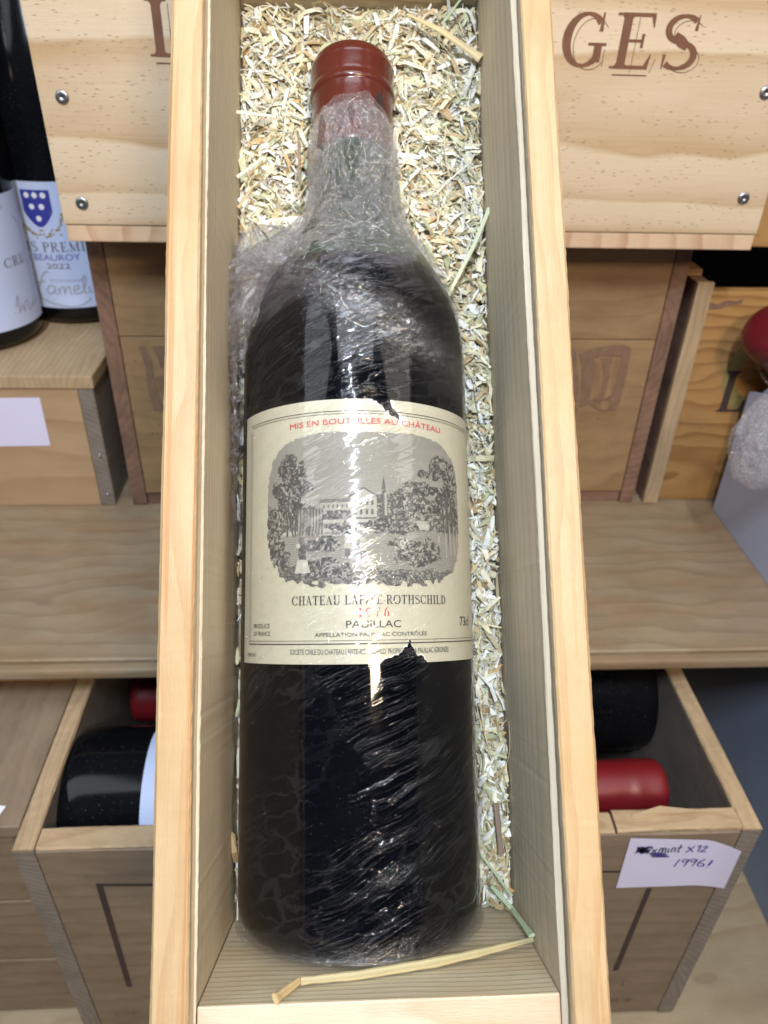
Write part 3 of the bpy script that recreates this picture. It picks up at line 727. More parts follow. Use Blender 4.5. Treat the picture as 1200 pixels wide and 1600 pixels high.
RL = 37.62
def cyl(off): return lambda u, v, o=0: ((RL+off+o)*math.sin(u/RL), -(RL+off+o)*math.cos(u/RL), v)
UL, UR, SB, ST = -43.5, 50.0, 80.4, 156.5
def label_paper():
    nu, nv = 420, 340
    u = np.linspace(UL, UR, nu); v = np.linspace(SB, ST, nv)
    U, Vv = np.meshgrid(u, v, indexing='ij')
    # ragged tear at the lower edge and hole at the upper edge
    nz = (fbm(U*.9, Vv*.9, 0, 4, 31)-.5)
    low = np.interp(U, [6.5, 8.5, 11, 13, 14.6, 15.2, 16.3, 17.6, 19.5, 21], [0, 1.2, 2.0, 3.1, 4.9, 6.2, 4.0, 1.8, 1.4, 0])+nz*1.7
    cut = (Vv-SB < low) & (U > 6.3) & (U < 21.2)
    hu = np.interp(Vv, [149, 151.5, 153.5, 155, 156.5], [14.2, 12.2, 10.6, 9.2, 7.8])
    hw = np.interp(Vv, [150.5, 152, 154, 156.5], [0, .9, 1.3, 2.2])
    hole = np.abs(U-hu+nz*2.4) < hw
    white = ((np.abs(U-hu+nz*3) < hw+1.2) & (Vv > 149) & (U < hu+4)) | ((Vv-SB < low+.5) & (U > 6.3) & (U < 21.2))
    white |= (np.hypot((U-9.4)/1.0, (Vv-152.6)/1.9) < 1) | (np.hypot((U-14.5)/1.5, (Vv-150.6)/1.2)+nz < 1)
    F = grid_faces(nu, nv)
    bad = (cut | hole).ravel(); F = F[~bad[F].any(1)]
    lift = np.where(white, .10, 0)+.05*fbm(U*.15, Vv*.15, 0, 3, 44)
    R_ = RL+lift
    P = np.stack([R_*np.sin(U/RL), -R_*np.cos(U/RL), Vv+.0*U], -1).reshape(-1, 3)
    tc = np.repeat(white.ravel()[:, None].astype(float), 3, 1)
    return mesh_np('label', P, F, True, cols={'torn': tc})
lab = link('label', label_paper(), MBOT, bot, M_paper)

# engraved landscape, in the plain manner of an old steel engraving: invented trees, a country house, a lawn
def engraving():
    u0, u1, v0, v1 = -29.6, 37.4, 101.5, 147.3
    nu, nv = 520, 380
    U, Vv = np.meshgrid(np.linspace(u0, u1, nu), np.linspace(v0, v1, nv), indexing='ij')
    x = (U-u0)/(u1-u0); y = (Vv-v0)/(v1-v0); A = (u1-u0)/(v1-v0)
    hatch = lambda ang, fr, wv=0.: .5+.5*np.sin((U*math.sin(ang)+Vv*math.cos(ang)+wv)*fr)
    warp = 2.0*(fbm(U*.08, Vv*.08, 0, 3, 3)-.5)
    sky = .46+.11*hatch(.12, 11.5, warp*2.5)-.08*y+.12*(fbm(U*.07, Vv*.25, 0, 4, 12)-.5)
    g_ = sky.copy()
    lump = fbm(U*1.25, Vv*1.25, 0, 4, 51); fine = vnoise(U*3.6, Vv*3.6, 0, 61)
    leaf = np.clip((lump-.46)*3.4+(fine-.5)*2.0, 0, 1)
    def blob(cx, cy, rx, ry, k=.45, sd=1):
        d = np.hypot((x-cx)/rx, (y-cy)/ry)+(fbm(U*.35, Vv*.35, 0, 4, sd)-.5)*k*2
        return d < 1
    def foliage(mask, dark=.07, lite=.62, shade=None):
        lite = lite+.08; dark = dark*.6
        s_ = dark+(lite-dark)*leaf
        if shade is not None: s_ = s_*shade
        g_[mask] = s_[mask]
    # low hills of trees behind
    foliage(y < .50+.10*(fbm(U*.22, 1.0, 0, 3, 4)-.5)+.10*np.exp(-((x-.62)/.22)**2), .16, .50)
    # lawn
    lawn = y < .36
    g_[lawn] = (.36+.16*hatch(.05, 9.5, warp*2)+.12*(fine-.5))[lawn]
    road = np.abs(y-(.345+.05*x)) < .012+.004*x; g_[road & (x < .78) & (x > .1)] = .74
    # house
    def rect(a, b, c, d, val): m = (x > a) & (x < b) & (y > c) & (y < d); g_[m] = val
    rect(.29, .42, .485, .535, .62); rect(.285, .425, .535, .558, .26)
    for k in range(6): rect(.300+k*.020, .308+k*.020, .50, .522, .2)
    rect(.42, .53, .44, .57, .66); m = (y > .57) & (y < .57+.055*(1-np.abs(x-.475)/.06)) & (np.abs(x-.475) < .06); g_[m] = .68
    m = np.abs((y-.57-.055*(1-np.abs(x-.475)/.06))) < .006; g_[m & (np.abs(x-.475) < .065)] = .15
    for k in range(4): rect(.434+k*.024, .446+k*.024, .515, .545, .2); rect(.434+k*.024, .446+k*.024, .455, .49, .15)
    rect(.562, .576, .45, .62, .62); m = (y > .60) & (y < .70) & (np.abs(x-.562) < .010*(.70-y)/.10+.001); g_[m] = .12
    rect(.553, .565, .44, .64, .15)
    rect(.30, .77, .405, .425, .70); rect(.30, .77, .425, .43, .15); rect(.66, .78, .385, .405, .80)
    foliage(blob(.60, .385, .12, .05, .5, 8), .05, .45); foliage(blob(.38, .365, .07, .05, .5, 9), .05, .5); foliage(blob(.70, .56, .06, .12, .5, 10), .12, .6)
    # left tree group
    for i, (a, b, rx, ry) in enumerate(((.155, .74, .075, .10), (.09, .63, .05, .06), (.20, .64, .07, .06), (.055, .47, .05, .07), (.14, .54, .075, .05), (.21, .47, .06, .05), (.05, .33, .06, .09), (.14, .83, .04, .04))):
        foliage(blob(a, b, rx, ry, .55, 20+i), .05, .60, .80+.3*(x-a)/rx)
    for xx in (.155, .11, .19):
        m = np.abs(x-xx-.02*np.sin(y*9+xx*40)) < .0045; g_[m & (y > .33) & (y < .62)] = .10
    m = (x > .18) & (x < .30) & (y > .33) & (y < .50); g_[m] = (.15+.6*(.5+.5*np.sin(U*6.5+warp*5))*(vnoise(U*1.3, Vv*.5, 0, 3)))[m]
    # right tree group
    for i, (a, b, rx, ry) in enumerate(((.86, .80, .08, .07), (.80, .73, .075, .035), (.93, .69, .06, .09), (.80, .62, .085, .035), (.89, .57, .07, .045), (.74, .66, .04, .022), (.955, .45, .03, .12), (.83, .51, .06, .03))):
        foliage(blob(a, b, rx, ry, .5, 40+i), .05, .62, .80+.3*(x-a)/rx)
    for xx, ww in ((.905, .010), (.875, .006), (.94, .007), (.965, .006)):
        m = np.abs(x-xx-.012*np.sin(y*8)) < ww; g_[m & (y > .22) & (y < .60)] = (.12+.5*(x-xx > ww*.3))[m & (y > .22) & (y < .60)]
    # bushes and foreground
    foliage(blob(.29, .27, .07, .05, .5, 60), .06, .6); foliage(blob(.72, .22, .14, .09, .5, 61), .04, .5); foliage(blob(.64, .27, .035, .05, .4, 62), .2, .8)
    fg = y < .11+.06*(fbm(U*.3, Vv*.3, 0, 3, 63)-.5)+.04*(x < .35)
    g_[fg] = (.08+.75*np.clip((fine-.42)*1.6+(lump-.5), 0, 1)*(.55+.6*x))[fg]
    foliage(blob(.05, .22, .08, .14, .5, 64), .06, .5); foliage(blob(.30, .12, .10, .06, .5, 65), .06, .55)
    # small figures
    rect(.185, .20, .16, .29, .12); m = (y > .10) & (y < .20) & (np.abs(x-.205) < .018+.02*(.20-y)/.1); g_[m] = .86
    m = (y > .18) & (y < .28) & (np.abs(x-.205) < .018); g_[m] = .10; g_[np.hypot((x-.20)*A, y-.305) < .022] = .25; g_[np.hypot((x-.185)*A, y-.27) < .016] = .85
    for xx in (.405, .47): m = (y > .24) & (y < .31) & (np.abs(x-xx) < .012); g_[m] = .72; m = (y > .19) & (y < .245) & (np.abs(x-xx) < .011); g_[m] = .2
    rect(.835, .842, .29, .34, .8)
    # engraved grain everywhere
    g_ = g_+(vnoise(U*5, Vv*5, 0, 90)-.5)*.16
    ex, ey = np.abs(x-.5)*2, (y-.5)*2
    q = (ex**4.2+np.abs(ey)**3.6)+.10*(vnoise(U*1.2, Vv*1.2, 0, 70)-.5)-.25*np.clip(-ey, 0, 1)**3*0
    rag = np.where(y < .25, (vnoise(U*.8, Vv*.9, 0, 71)-.35)*.45*(.25-y)/.25, 0)
    keep = (q+rag < .93)
    F = grid_faces(nu, nv); F = F[keep.ravel()[F].all(1)]
    g_ = np.clip(g_, .03, .95)
    pap = np.array([.52, .50, .42]); ink = np.array([.035, .033, .036])
    t_ = np.clip(g_, 0, 1)[..., None]; C = ink*(1-t_)+pap*t_
    R_ = RL+.19
    P = np.stack([R_*np.sin(U/RL), -R_*np.cos(U/RL), Vv], -1).reshape(-1, 3)
    used = np.unique(F); mp = np.full(len(P), -1); mp[used] = np.arange(len(used))
    return mesh_np('engraving', P[used], mp[F], True, cols={'ink': C.reshape(-1, 3)[used]})
link('engraving', engraving(), MBOT, lab, M_engrave)
# lettering
p = Print(); p.text('MIS EN BOUTEILLES AU CH\u00c2TEAU', -20.1, 28.2, 148.6, 1.75, arc=.5)
p.build('red_lettering', cyl(.22), MBOT, lab, M_red)
p = Print(); p.serif('1976', .4, 9.2, 93.4, 2.5, heavy=1.05, gap=.36)
p.build('red_vintage', cyl(.22), MBOT, lab, M_red)
p = Print(); p.serif('CHATEAU LAFITE-ROTHSCHILD', -19.2, 28.6, 96.9, 2.55, heavy=1.0, gap=.10)
p.text('PAUILLAC', -3, 12.6, 90.4, 2.1)
p.text('APPELLATION PAUILLAC CONTR\u00d4L\u00c9E', -12, 21, 88.0, 1.15)
p.text('SOCI\u00c9T\u00c9 CIVILE DU CHATEAU LAFITE-ROTHSCHILD, PROPRI\u00c9TAIRE A PAUILLAC (GIRONDE)', -19.8, 29.5, 83.1, 1.55)
p.text('PRODUCE', -35.6, -27.6, 90.6, 1.35); p.text('OF FRANCE', -35.6, -27.4, 88.4, 1.35); p.text('D\u00c9POS\u00c9', -39.6, -34.4, 82.4, .95)
p.text('73cl', 36.0, 42.6, 90.6, 2.9)
def hl(y, a, b, bulge=0): return [(a+(b-a)*k/60, y) for k in range(61)]
for y, wd in ((152.9, .16), (152.1, .12)): p.line(hl(y, -38.6 if y > 152.5 else -37.7, 46), wd)
for y, wd in ((86.0, .28), (86.9, .12)): p.line(hl(y, -38.6, 46), wd)
p.line([(-38.6, 86+k*1.68) for k in range(41)][:40], .12); p.line([(-37.7, 87+k*1.64) for k in range(41)][:40], .12)
p.build('black_lettering', cyl(.24), MBOT, lab, M_black)

# ------------------------------------------------------------------ cling film
def film_surface(nphi, ns, s0, s1, base_off, amp, crushf, seed, phi0=-PI, phi1=PI, edge=None, extra=None):
    ph = np.linspace(phi0, phi1, nphi); s = np.linspace(s0, s1, ns)
    PH, S_ = np.meshgrid(ph, s, indexing='ij')
    r0 = rprof(np.clip(S_, 12, 400))
    # closing in under the base
    r0 = np.where(S_ < 3, r0-np.clip(3-S_, 0, 6)**1.8*1.2, r0)
    r0 = np.maximum(r0, .5)
    U = PH*np.maximum(r0, 14)
    cr = np.clip(crushf(PH, S_), 0, 1)
    cx, cy_ = np.sin(PH)*r0, np.cos(PH)*r0
    a1 = ridge(cx*.16, cy_*.16, S_*.13, 3, seed)-.55
    a2 = ridge(cx*.55, cy_*.55, S_*.45, 3, seed+5)-.55
    rot = U*math.cos(math.radians(27))+S_*math.sin(math.radians(27)); rot2 = -U*math.sin(math.radians(27))+S_*math.cos(math.radians(27))
    st = ridge(rot*.045, rot2*.33, 0, 2, seed+9)-.6
    R_ = r0+base_off+amp*cr*(a1*3.2+a2*1.5)+.28*(st)*(1-cr)*smst(ridge(rot*.02, rot2*.03, 0, 2, seed+33), .45, .7)
    if extra is not None: R_ = R_+extra(PH, S_, a1, a2)
    R_ = np.where(S_ > 5, np.maximum(R_, r0+.42), R_)
    P = np.stack([R_*np.sin(PH), -R_*np.cos(PH), S_+cr*amp*1.0*(vnoise(cx*.3, cy_*.3, S_*.3, seed+2)-.5)], -1)
    F = grid_faces(nphi, ns)
    if edge is not None:
        bad = edge(PH, S_).ravel(); F = F[~bad[F].any(1)]
    return P.reshape(-1, 3), F, np.stack([PH*36, S_], -1).reshape(-1, 2), np.repeat(cr.reshape(-1, 1), 3, 1)
def smst(x, a, b): t_ = np.clip((x-a)/(b-a), 0, 1); return t_*t_*(3-2*t_)
def crushA(PH, S_):
    up = smst(S_, 178+10*np.sin(PH*1.0+.6), 226)*.9
    sweep = np.exp(-((S_-(190-24*np.sin(PH)))/8)**2)*.75*smst(PH, -1.2, -.5)*(1-smst(PH, .9, 1.5))           # gathered folds sweeping round the shoulder
    low = np.exp(-((S_-0)/5)**2)*.8
    return np.maximum(np.maximum(up, sweep), low)*(.55+.9*fbm(np.sin(PH)*4, np.cos(PH)*4, S_*.06, 3, 2))
topedge = lambda PH, S_: S_ > 266+7*np.cos(PH+.05)**2*np.sign(np.cos(PH+.05))+5*(fbm(PH*2.5, PH*0+2, 0, 4, 3)-.5)
fa = film_surface(420, 640, -2.5, 275, .75, .55, crushA, 3, edge=topedge)
def crushB(PH, S_): return smst(ridge(np.sin(PH)*3, np.cos(PH)*3, S_*.07, 3, 8), .25, .7)*.95*smst(S_-(186+15*np.cos(PH-.5)-9), 4, 26)
edB = lambda PH, S_: (topedge(PH, S_+3)) | (S_ < 186+15*np.cos(PH-.5)-9+10*(fbm(PH*1.6, PH*0+1, 0, 4, 17)-.5)) | (fbm(np.sin(PH)*3, np.cos(PH)*3, S_*.05, 4, 66) < .33)
fb = film_surface(330, 330, 160, 272, 1.5, .75, crushB, 40, edge=edB)
def wingx(PH, S_, a1, a2):
    d = np.degrees(PH); sh = np.exp(-((S_-213)/10)**2)*9.5+smst(S_, 150, 205)*(1-smst(S_, 212, 228))*3.2+1.1
    w_ = np.exp(-((d+84)/24)**2)
    return w_*(sh+a1*5+a2*2.5*smst(S_, 140, 190))
def crushC(PH, S_): return .95*smst(S_, 118, 175)*np.ones_like(PH)+.25
edC = lambda PH, S_: (np.abs(np.degrees(PH)+84) > 16+26*smst(S_, 165, 205)+14*(fbm(S_*.12, 0*S_, 0, 3, 12)-.5)) | (S_ < 112+16*fbm(PH*6, 0*PH, 0, 3, 5)) | (S_ > 229)
fc = film_surface(150, 330, 108, 230, 1.2, .7, crushC, 70, math.radians(-140), math.radians(-30), edC, wingx)
for nm, (P, F, uv, cr), mt in (('cling_film', fa, M_film), ('cling_film_gathers', fb, M_film2), ('cling_film_flap', fc, M_film2)):
    used = np.unique(F); mp = np.full(len(P), -1); mp[used] = np.arange(len(used))
    me = mesh_np(nm, P[used], mp[F], True, uv=uv[used], cols={'crush': cr[used]})
    link(nm, me, MBOT, bot, mt)

# ================================================================== THE SHELVES BEHIND
ZS = -275.9                                           # top of the middle shelf (mm below the eye)
sh = thing('shelf', W(20, 400, ZS-6), 'worn pine shelf board carrying the middle row of wine crates', 'shelf')
board('shelf_board', (-420, 460), (283, 720), (ZS-5, ZS), 'x', M_shelf, sh, .8, chip=.25)
board('edge_strip', (-420, 460), (276.5, 282.8), (ZS-7.5, ZS-1.6), 'x', M_shelf, sh, 1.6)
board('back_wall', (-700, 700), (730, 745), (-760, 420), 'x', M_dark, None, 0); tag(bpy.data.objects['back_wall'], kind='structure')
ZL = -487
ls = thing('lower_shelf', W(20, 350, ZL-10), 'broad pale knotty shelf plank under the open crate at the bottom', 'shelf')
board('shelf_board', (-460, 500), (40, 300), (ZL-16, ZL), 'x', M_floor, ls, 1)
board('shelf_board', (-460, 500), (301, 725), (ZL-16, ZL-.6), 'x', M_floor, ls, 1)

def screw(par, x, y, z, r=2.6):
    M = W(x, y, z) @ Matrix.Rotation(PI/2, 4, 'X') @ Matrix.Rotation(random.uniform(0, 1.5), 4, 'Z')
    o = lathe('screw', [(0, -1), (r, -.8), (r*1.0, .1), (r*.80, .55), (r*.34, .62), (r*.16, .2), (0, .1)], M, par, M_screw, 20)
    return o
# --- pale case with burnt lettering
XA0, XA1, YA = -128-4.5, 209.5, 390.0
ZA0 = -101.6; ZA1 = 82
case = thing('branded_wine_case', W(38, 560, ZA0), 'pale pine wine case with big burnt brown serif letters and screwed corners', 'wine crate')
fp = board('front_board', (XA0, XA1), (YA, YA+9), (ZA0+8.0, ZA1), 'x', M_case, case, .7)
board('bottom_board', (XA0+.5, XA1-.5), (YA+.6, YA+480), (ZA0, ZA0+7.8), 'y', M_caseE, case, .7)
for xx in ((XA0+.2, XA0+9), (XA1-9, XA1-.2)): board('side_board', xx, (YA+9.2, YA+480), (ZA0+8, ZA1-1), 'y', M_case, case, .6)
board('lid', (XA0+.2, XA1-.2), (YA+9.2, YA+480), (ZA1-.8, ZA1+8), 'y', M_case, case, .6)
for px, py in ((97, 152), (128, 318), (1162, 310), (1197, 145)):
    q = at_y(px, py, YA-.2); screw(case, q.x, YA-.15, q.z, 3.0)
def plane_map(Y): return lambda u, v, o=0: (u, Y-o, v)
def on_case(px, py, Y=YA): q = at_y(px, py, Y); return q.x, q.z
# letters share one height and baseline
gx0, gz1 = on_case(878, 17); gx1, gz0 = on_case(940, 106)
H_ = gz1-gz0
def letter(ch, pxa, pxb, slant=.03):
    a = on_case(pxa, 105)[0]; b = on_case(pxb, 105)[0]; pb = Print(); pt = Print()
    pb.serif(ch, a, b, gz0, H_, slant=slant, heavy=1.22)
    # thin drop line to the right and below each stroke
    g_, wd_ = GLYPH[ch]; sx = (b-a)/wd_
    for pts, ws in g_:
        wmax = max(ws) if isinstance(ws, (list, tuple)) else ws
        if wmax < .1: continue
        P_ = [(a+px_*sx+slant*py_*H_+wmax*H_*.61+1.3, gz0+py_*H_-1.6) for px_, py_ in pts]
        pt.line(P_, .30)
    pt.line([(a+2.2, gz0-2.6), (b-.5, gz0-2.6)], .5) if ch in 'LE' else None
    lo = pb.build('burnt_letter', plane_map(YA-.12), ORG, fp, M_brand); pt.build('drop_line', plane_map(YA-.10), ORG, lo, M_brandline)
letter('G', 874, 941); letter('E', 950, 1014); letter('S', 1024, 1084); letter('L', 237, 298, 0.0)

# --- brown crate below it, with a stamped emblem
YM = 423.0; XM0, XM1 = -134.7, 194.0; ZM1 = ZA0-.4
mid = thing('stamped_wine_crate', W(30, 600, ZS), 'brown dusty wine crate with a faint stamped scroll emblem, under the pale case', 'wine crate')
zsplit = at_y(950, 531, YM).z
f1 = board('front_board', (XM0+9.3, XM1-9.3), (YM, YM+9), (zsplit+.25, ZM1), 'x', M_mid, mid, .5)
f2 = board('front_board', (XM0+9.3, XM1-9.3), (YM+.3, YM+9), (ZS+9, zsplit-.25), 'x', M_mid, mid, .5)
board('bottom_board', (XM0+9.3, XM1-9.3), (YM+1.5, YM+450), (ZS+.2, ZS+8.8), 'x', M_midend, mid, .5)
for xx in ((XM0, XM0+9), (XM1-9, XM1)): board('side_board', xx, (YM-.4, YM+450), (ZS+.4, ZM1), 'y', M_midend, mid, .8)
pm = Print(); pq = Print()
def on_mid(px, py): q = at_y(px, py, YM); return q.x, q.z
def mpoly(pr_, pts): pr_.poly([on_mid(*q) for q in pts])
mpoly(pm, [(905, 552), (925, 545), (950, 540), (975, 538), (984, 544), (975, 558), (960, 556), (940, 556), (922, 562), (918, 575), (910, 575)])
mpoly(pm, [(974, 540), (985, 542), (984, 560), (976, 600), (966, 636), (958, 642), (950, 638), (962, 600), (970, 565)])
mpoly(pm, [(910, 572), (928, 560), (930, 570), (926, 600), (922, 625), (917, 634), (906, 636), (908, 600)])
mpoly(pm, [(890, 536), (900, 545), (902, 575), (905, 600), (903, 640), (893, 660), (888, 640), (886, 590), (885, 545)])
mpoly(pm, [(940, 560), (957, 558), (950, 600), (943, 622), (936, 618), (944, 590)])
for k in range(16):
    y_ = 566+k*4.2; pm.line([on_mid(926, y_), on_mid(938+2*math.sin(k), y_+2)], .35); pm.line([on_mid(960-k*.6, y_-4), on_mid(968-k*.7, y_-3)], .3)
pm.line([on_mid(930+8*math.cos(t_), 630+5*math.sin(t_)) for t_ in np.linspace(0, 2*PI, 20)], .8)
pm.line([on_mid(944+15*math.cos(t_), 632+9*math.sin(t_)) for t_ in np.linspace(0, 2*PI, 24)], 1.1)
pm.build('stamped_emblem', plane_map(YM-.15), ORG, f2, M_stamp); pm = Print()
mpoly(pm, [(216, 541), (224, 540), (236, 560), (240, 590), (252, 630), (262, 640), (258, 642), (240, 641), (232, 610), (228, 575)])
mpoly(pm, [(238, 541), (262, 540), (262, 560), (252, 575), (247, 560)])
mpoly(pm, [(243, 590), (262, 585), (262, 630), (250, 610)])
pm.build('stamped_emblem', plane_map(YM-.15), ORG, f2, M_stamp)
pd = Print()
for _ in range(26):
    x_, z_ = on_mid(random.uniform(880, 1000), random.uniform(410, 760)); pd.disc(x_, z_, random.uniform(.2, .5), None, 7)
for _ in range(12):
    x_, z_ = on_mid(random.uniform(200, 262), random.uniform(560, 760)); pd.disc(x_, z_, random.uniform(.2, .5), None, 7)
tag(pd.build('pin_holes', plane_map(YM-.1), ORG, mid, M_blackstamp), kind='stuff')

# --- orange crate at the right with a stamped L
q0 = at_y(1000, 790, 425); q1 = at_y(1105, 440, 425)
XO0 = XM1+7; ZO1 = q1.z
org = thing('orange_wine_crate', W(XO0+100, 600, ZS), 'orange toned wine crate with a black letter and a faded green stamp, at the right', 'wine crate')
fo = board('front_board', (XO0+8.2, XO0+300), (426, 435), (ZS+.3, ZO1-6), 'x', M_orange, org, .5)
board('side_board', (XO0, XO0+8), (425.4, 900), (ZS+.3, ZO1), 'y', M_midend, org, .6)
board('end_batten', (XO0-.1, XO0+9.5), (421.5, 425.2), (ZS+.4, ZO1+.3), 'z', M_rim, org, .5)
board('top_rail', (XO0-2, XO0+7), (435, 640), (ZO1+.2, ZO1+4), 'y', M_orange, org, .6)
board('bottom_board', (XO0+8.2, XO0+300), (440, 860), (ZS+.4, ZS+8), 'y', M_grey, org, .5)
po = Print(); a, zb = at_y(1117, 643, 426).x, at_y(1117, 643, 426).z; zt = at_y(1150, 580, 426).z
po.serif('L', a, a+17, zb, zt-zb, slant=.0, heavy=1.1)
po.build('stamped_letter', plane_map(425.8), ORG, fo, M_blackstamp)
po = Print(); q = at_y(1185, 585, 426); po.add([(q.x+22*math.cos(t_)*rr, q.z+26*math.sin(t_)*rr) for rr in (.62, 1) for t_ in np.linspace(0, 2*PI, 33)[:32]], [(i, (i+1) % 32, 32+(i+1) % 32, 32+i) for i in range(32)])
po.build('green_stamp', plane_map(425.85), ORG, fo, M_green)
po = Print(); q = at_y(1128, 477, 426)
po.poly([(q.x+dx, q.z+dz) for dx, dz in ((-11, 0), (-8, 2), (-3, .5), (2, 3), (8, 2.6), (12, 4), (11, 1), (5, .5), (0, -2), (-6, -2.5))])
po.build('knot', plane_map(425.8), ORG, fo, M_midend)

# --- case further back above it
rc = thing('rear_wine_case', W(330, 600, -95), 'orange brown wine case partly hidden behind the pale case at the upper right', 'wine crate')
zr = at_y(1190, 386, 440).z
board('front_board', (XA1+1, XA1+330), (440, 449), (zr, zr+190), 'x', M_orange, rc, .6)
board('bottom_board', (XA1+1, XA1+330), (449.2, 800), (zr+.2, zr+8), 'x', M_orange, rc, .6)
for k_ in range(2):
    px_ = 1140+60*k_; q = at_y(px_, 415, 520)
    bb = thing('lying_bottle', W(q.x, 500, q.z-8), ['dark bottle in the black gap above the orange crate, nearer the pale case', 'dark bottle in the black gap above the orange crate, at the picture edge'][k_], 'wine bottle', 'bottles lying in the gap')
    lathe('glass', [(0, 0), (30, 0), (35, 3), (36, 8), (36, 180), (14, 240), (14, 290), (0, 290)], W(q.x+8, 505, ZO1+38) @ Matrix.Rotation(-PI/2, 4, 'X'), bb, M_glassb, 48)

# --- honey coloured crate on the left
XH1 = XM0-11; YH = 423; ZH1 = at_y(120, 603, YH).z+6.5
hc = thing('honey_wine_crate', W(-300, 600, ZS), 'honey coloured flat crate with blank lilac sticker under the white labelled bottles', 'wine crate')
fh = board('front_board', (XH1-330, XH1-9.3), (YH, YH+9), (ZS+.2, ZH1-8.2), 'x', M_left, hc, .5)
board('side_board', (XH1-9, XH1), (YH-.4, YH+400), (ZS+.2, ZH1-8.2), 'y', M_grey, hc, .7)
board('lid', (XH1-332, XH1+1), (YH-1.2, YH+400), (ZH1-8, ZH1), 'y', M_rim, hc, .8)
ps_ = Print(); ps_.poly([(at_y(*q, YH).x, at_y(*q, YH).z) for q in ((-60, 622), (62, 621), (79, 696), (-60, 698))])
ps_.build('blank_sticker', plane_map(YH-.2), ORG, fh, M_sticker)
for sy in (635, 690, 765):
    q = at_y(165+(sy-635)*.14, sy, 500); screw(hc, XH1-4, YH-.6, q.z+4, 1.2)
card = board('paper_card', (-275, -232), (478, 500), (ZH1+.2, ZH1+.7), 'x', M_white, None, 0)
tag(card, 'pale blue paper card lying under the rear white labelled bottle', 'card')

# --- the two standing bottles on it
def hock(name, cx, cy_, z0, label, group):
    M = W(cx, cy_, z0)
    t_ = thing(name, M, label, 'wine bottle', group)
    lathe('glass', smoothprof([(0, 0), (30, 0), (36, 1), (39, 4), (40, 9), (40, 130), (39.2, 142), (36.5, 158), (31, 178), (24.5, 200), (18.5, 220), (15.2, 235), (14, 250), (14, 280), (15, 281), (15, 292), (0, 292)], 120), M, t_, M_glassb, 80)
    return t_, M
def cmap(R_, off, phi): return lambda u, v, o=0: ((R_+off+o)*math.sin(u/R_+phi), -(R_+off+o)*math.cos(u/R_+phi), v)
def curved(name, R_, off, phi, u0, u1, v0, v1, M, par, mat, n=48):
    V = []; F = []
    for i in range(n+1):
        u = u0+(u1-u0)*i/n
        for v in (v0, v1): V.append(cmap(R_, off, phi)(u, v))
    F = [(2*i, 2*i+2, 2*i+3, 2*i+1) for i in range(n)]
    return link(name, mesh_np(name, V, F, True), M, par, mat)
def solve_phi(px, py, cx, cy_, R_):
    r = ray(px, py); o = Vector((-cx, -cy_)); d = Vector((r.x, r.y))
    a_ = d.dot(d); b_ = 2*o.dot(d); c_ = o.dot(o)-R_*R_; D_ = b_*b_-4*a_*c_
    if D_ < 0: return None
    t_ = (-b_-math.sqrt(D_))/(2*a_); p_ = o+d*t_
    return math.atan2(p_.x, -p_.y)*R_, r.z*t_
ZB = ZH1+.3
# rear bottle
cyr = 541.0; cxr = at_y(84, 395, cyr-40).x
br, Mr = hock('wine_bottle', cxr, cyr, ZB, 'dark bottle with blue shield crest on its white label, behind the framed labelled one', 'white labelled bottles standing at the left')
RR = 40.05
def inv(px, py, cx, cy_):
    s_ = solve_phi(px, py, cx, cy_, RR); return None if s_ is None else (s_[0], s_[1]-ZB)
c0 = inv(85, 395, cxr, cyr) or (0, 60)
vt = (inv(80, 284, cxr, cyr) or (0, 95))[1]; vb = (inv(90, 481, cxr, cyr) or (0, 20))[1]
lb = curved('label', RR, .1, 0, c0[0]-46, c0[0]+46, vb, vt, Mr, br, M_whitelab)
uc = c0[0]; Hh = vt-vb
S_ = lambda f_: vb+Hh*f_
p = Print(); p.serif('LIS PREMIER', uc-23, uc+30, S_(.465), 6.0, heavy=1.1); p.text('2022', uc-6.5, uc+8, S_(.33), 3.6)
p.build('black_lettering', cmap(RR, .2, 0), Mr, lb, M_grey_ink)
ux = uc-5
p = Print(); p.text('BEAUROY', uc-14, uc+15, S_(.395), 4.2)
sw = lambda f_: 9*min(1, max(.02, (f_-.655)/.12))**.6
for k in range(14):
    fa_, fb_ = .66+.28*k/14, .66+.28*(k+1)/14
    p.add([(ux+sw(f_)*(2*i/10-1), S_(f_)) for f_ in (fa_, fb_) for i in range(11)], [(i, i+1, i+12, i+11) for i in range(10)]); p.k -= 1
p.build('blue_shield', cmap(RR, .2, 0), Mr, lb, M_blue)
p = Print()
for dx, f_ in ((-5, .90), (0, .90), (5, .90), (-3, .815), (3, .815), (0, .725)): p.disc(ux+dx, S_(f_), 1.7)
p.build('shield_roundels', cmap(RR, .3, 0), Mr, lb, M_white)
p = Print(); p.line([(ux-8.5, S_(.855)), (ux+8.5, S_(.855))], 1.1); p.line([(ux-7.5, S_(.77)), (ux+7.5, S_(.77))], 1.1)
for sg in (-1, 1):
    for k in range(26):
        f_ = k/25; a_ = math.radians(-80+100*f_); xx_ = ux+sg*(3+12*math.cos(a_-.3)+random.uniform(-1, 1)); yy_ = S_(.79)+16*math.sin(a_)+random.uniform(-1, 1)
        p.line([(xx_, yy_), (xx_+sg*random.uniform(.4, 2.2), yy_+random.uniform(-1.4, 1.8))], 1.0)
p.line([(ux-12, S_(.60)), (ux, S_(.635)), (ux+12, S_(.60))], .9); p.line([(ux-10, S_(.64)), (ux, S_(.60)), (ux+10, S_(.64))], .7)
p.build('gold_wreath', cmap(RR, .25, 0), Mr, lb, M_gold)
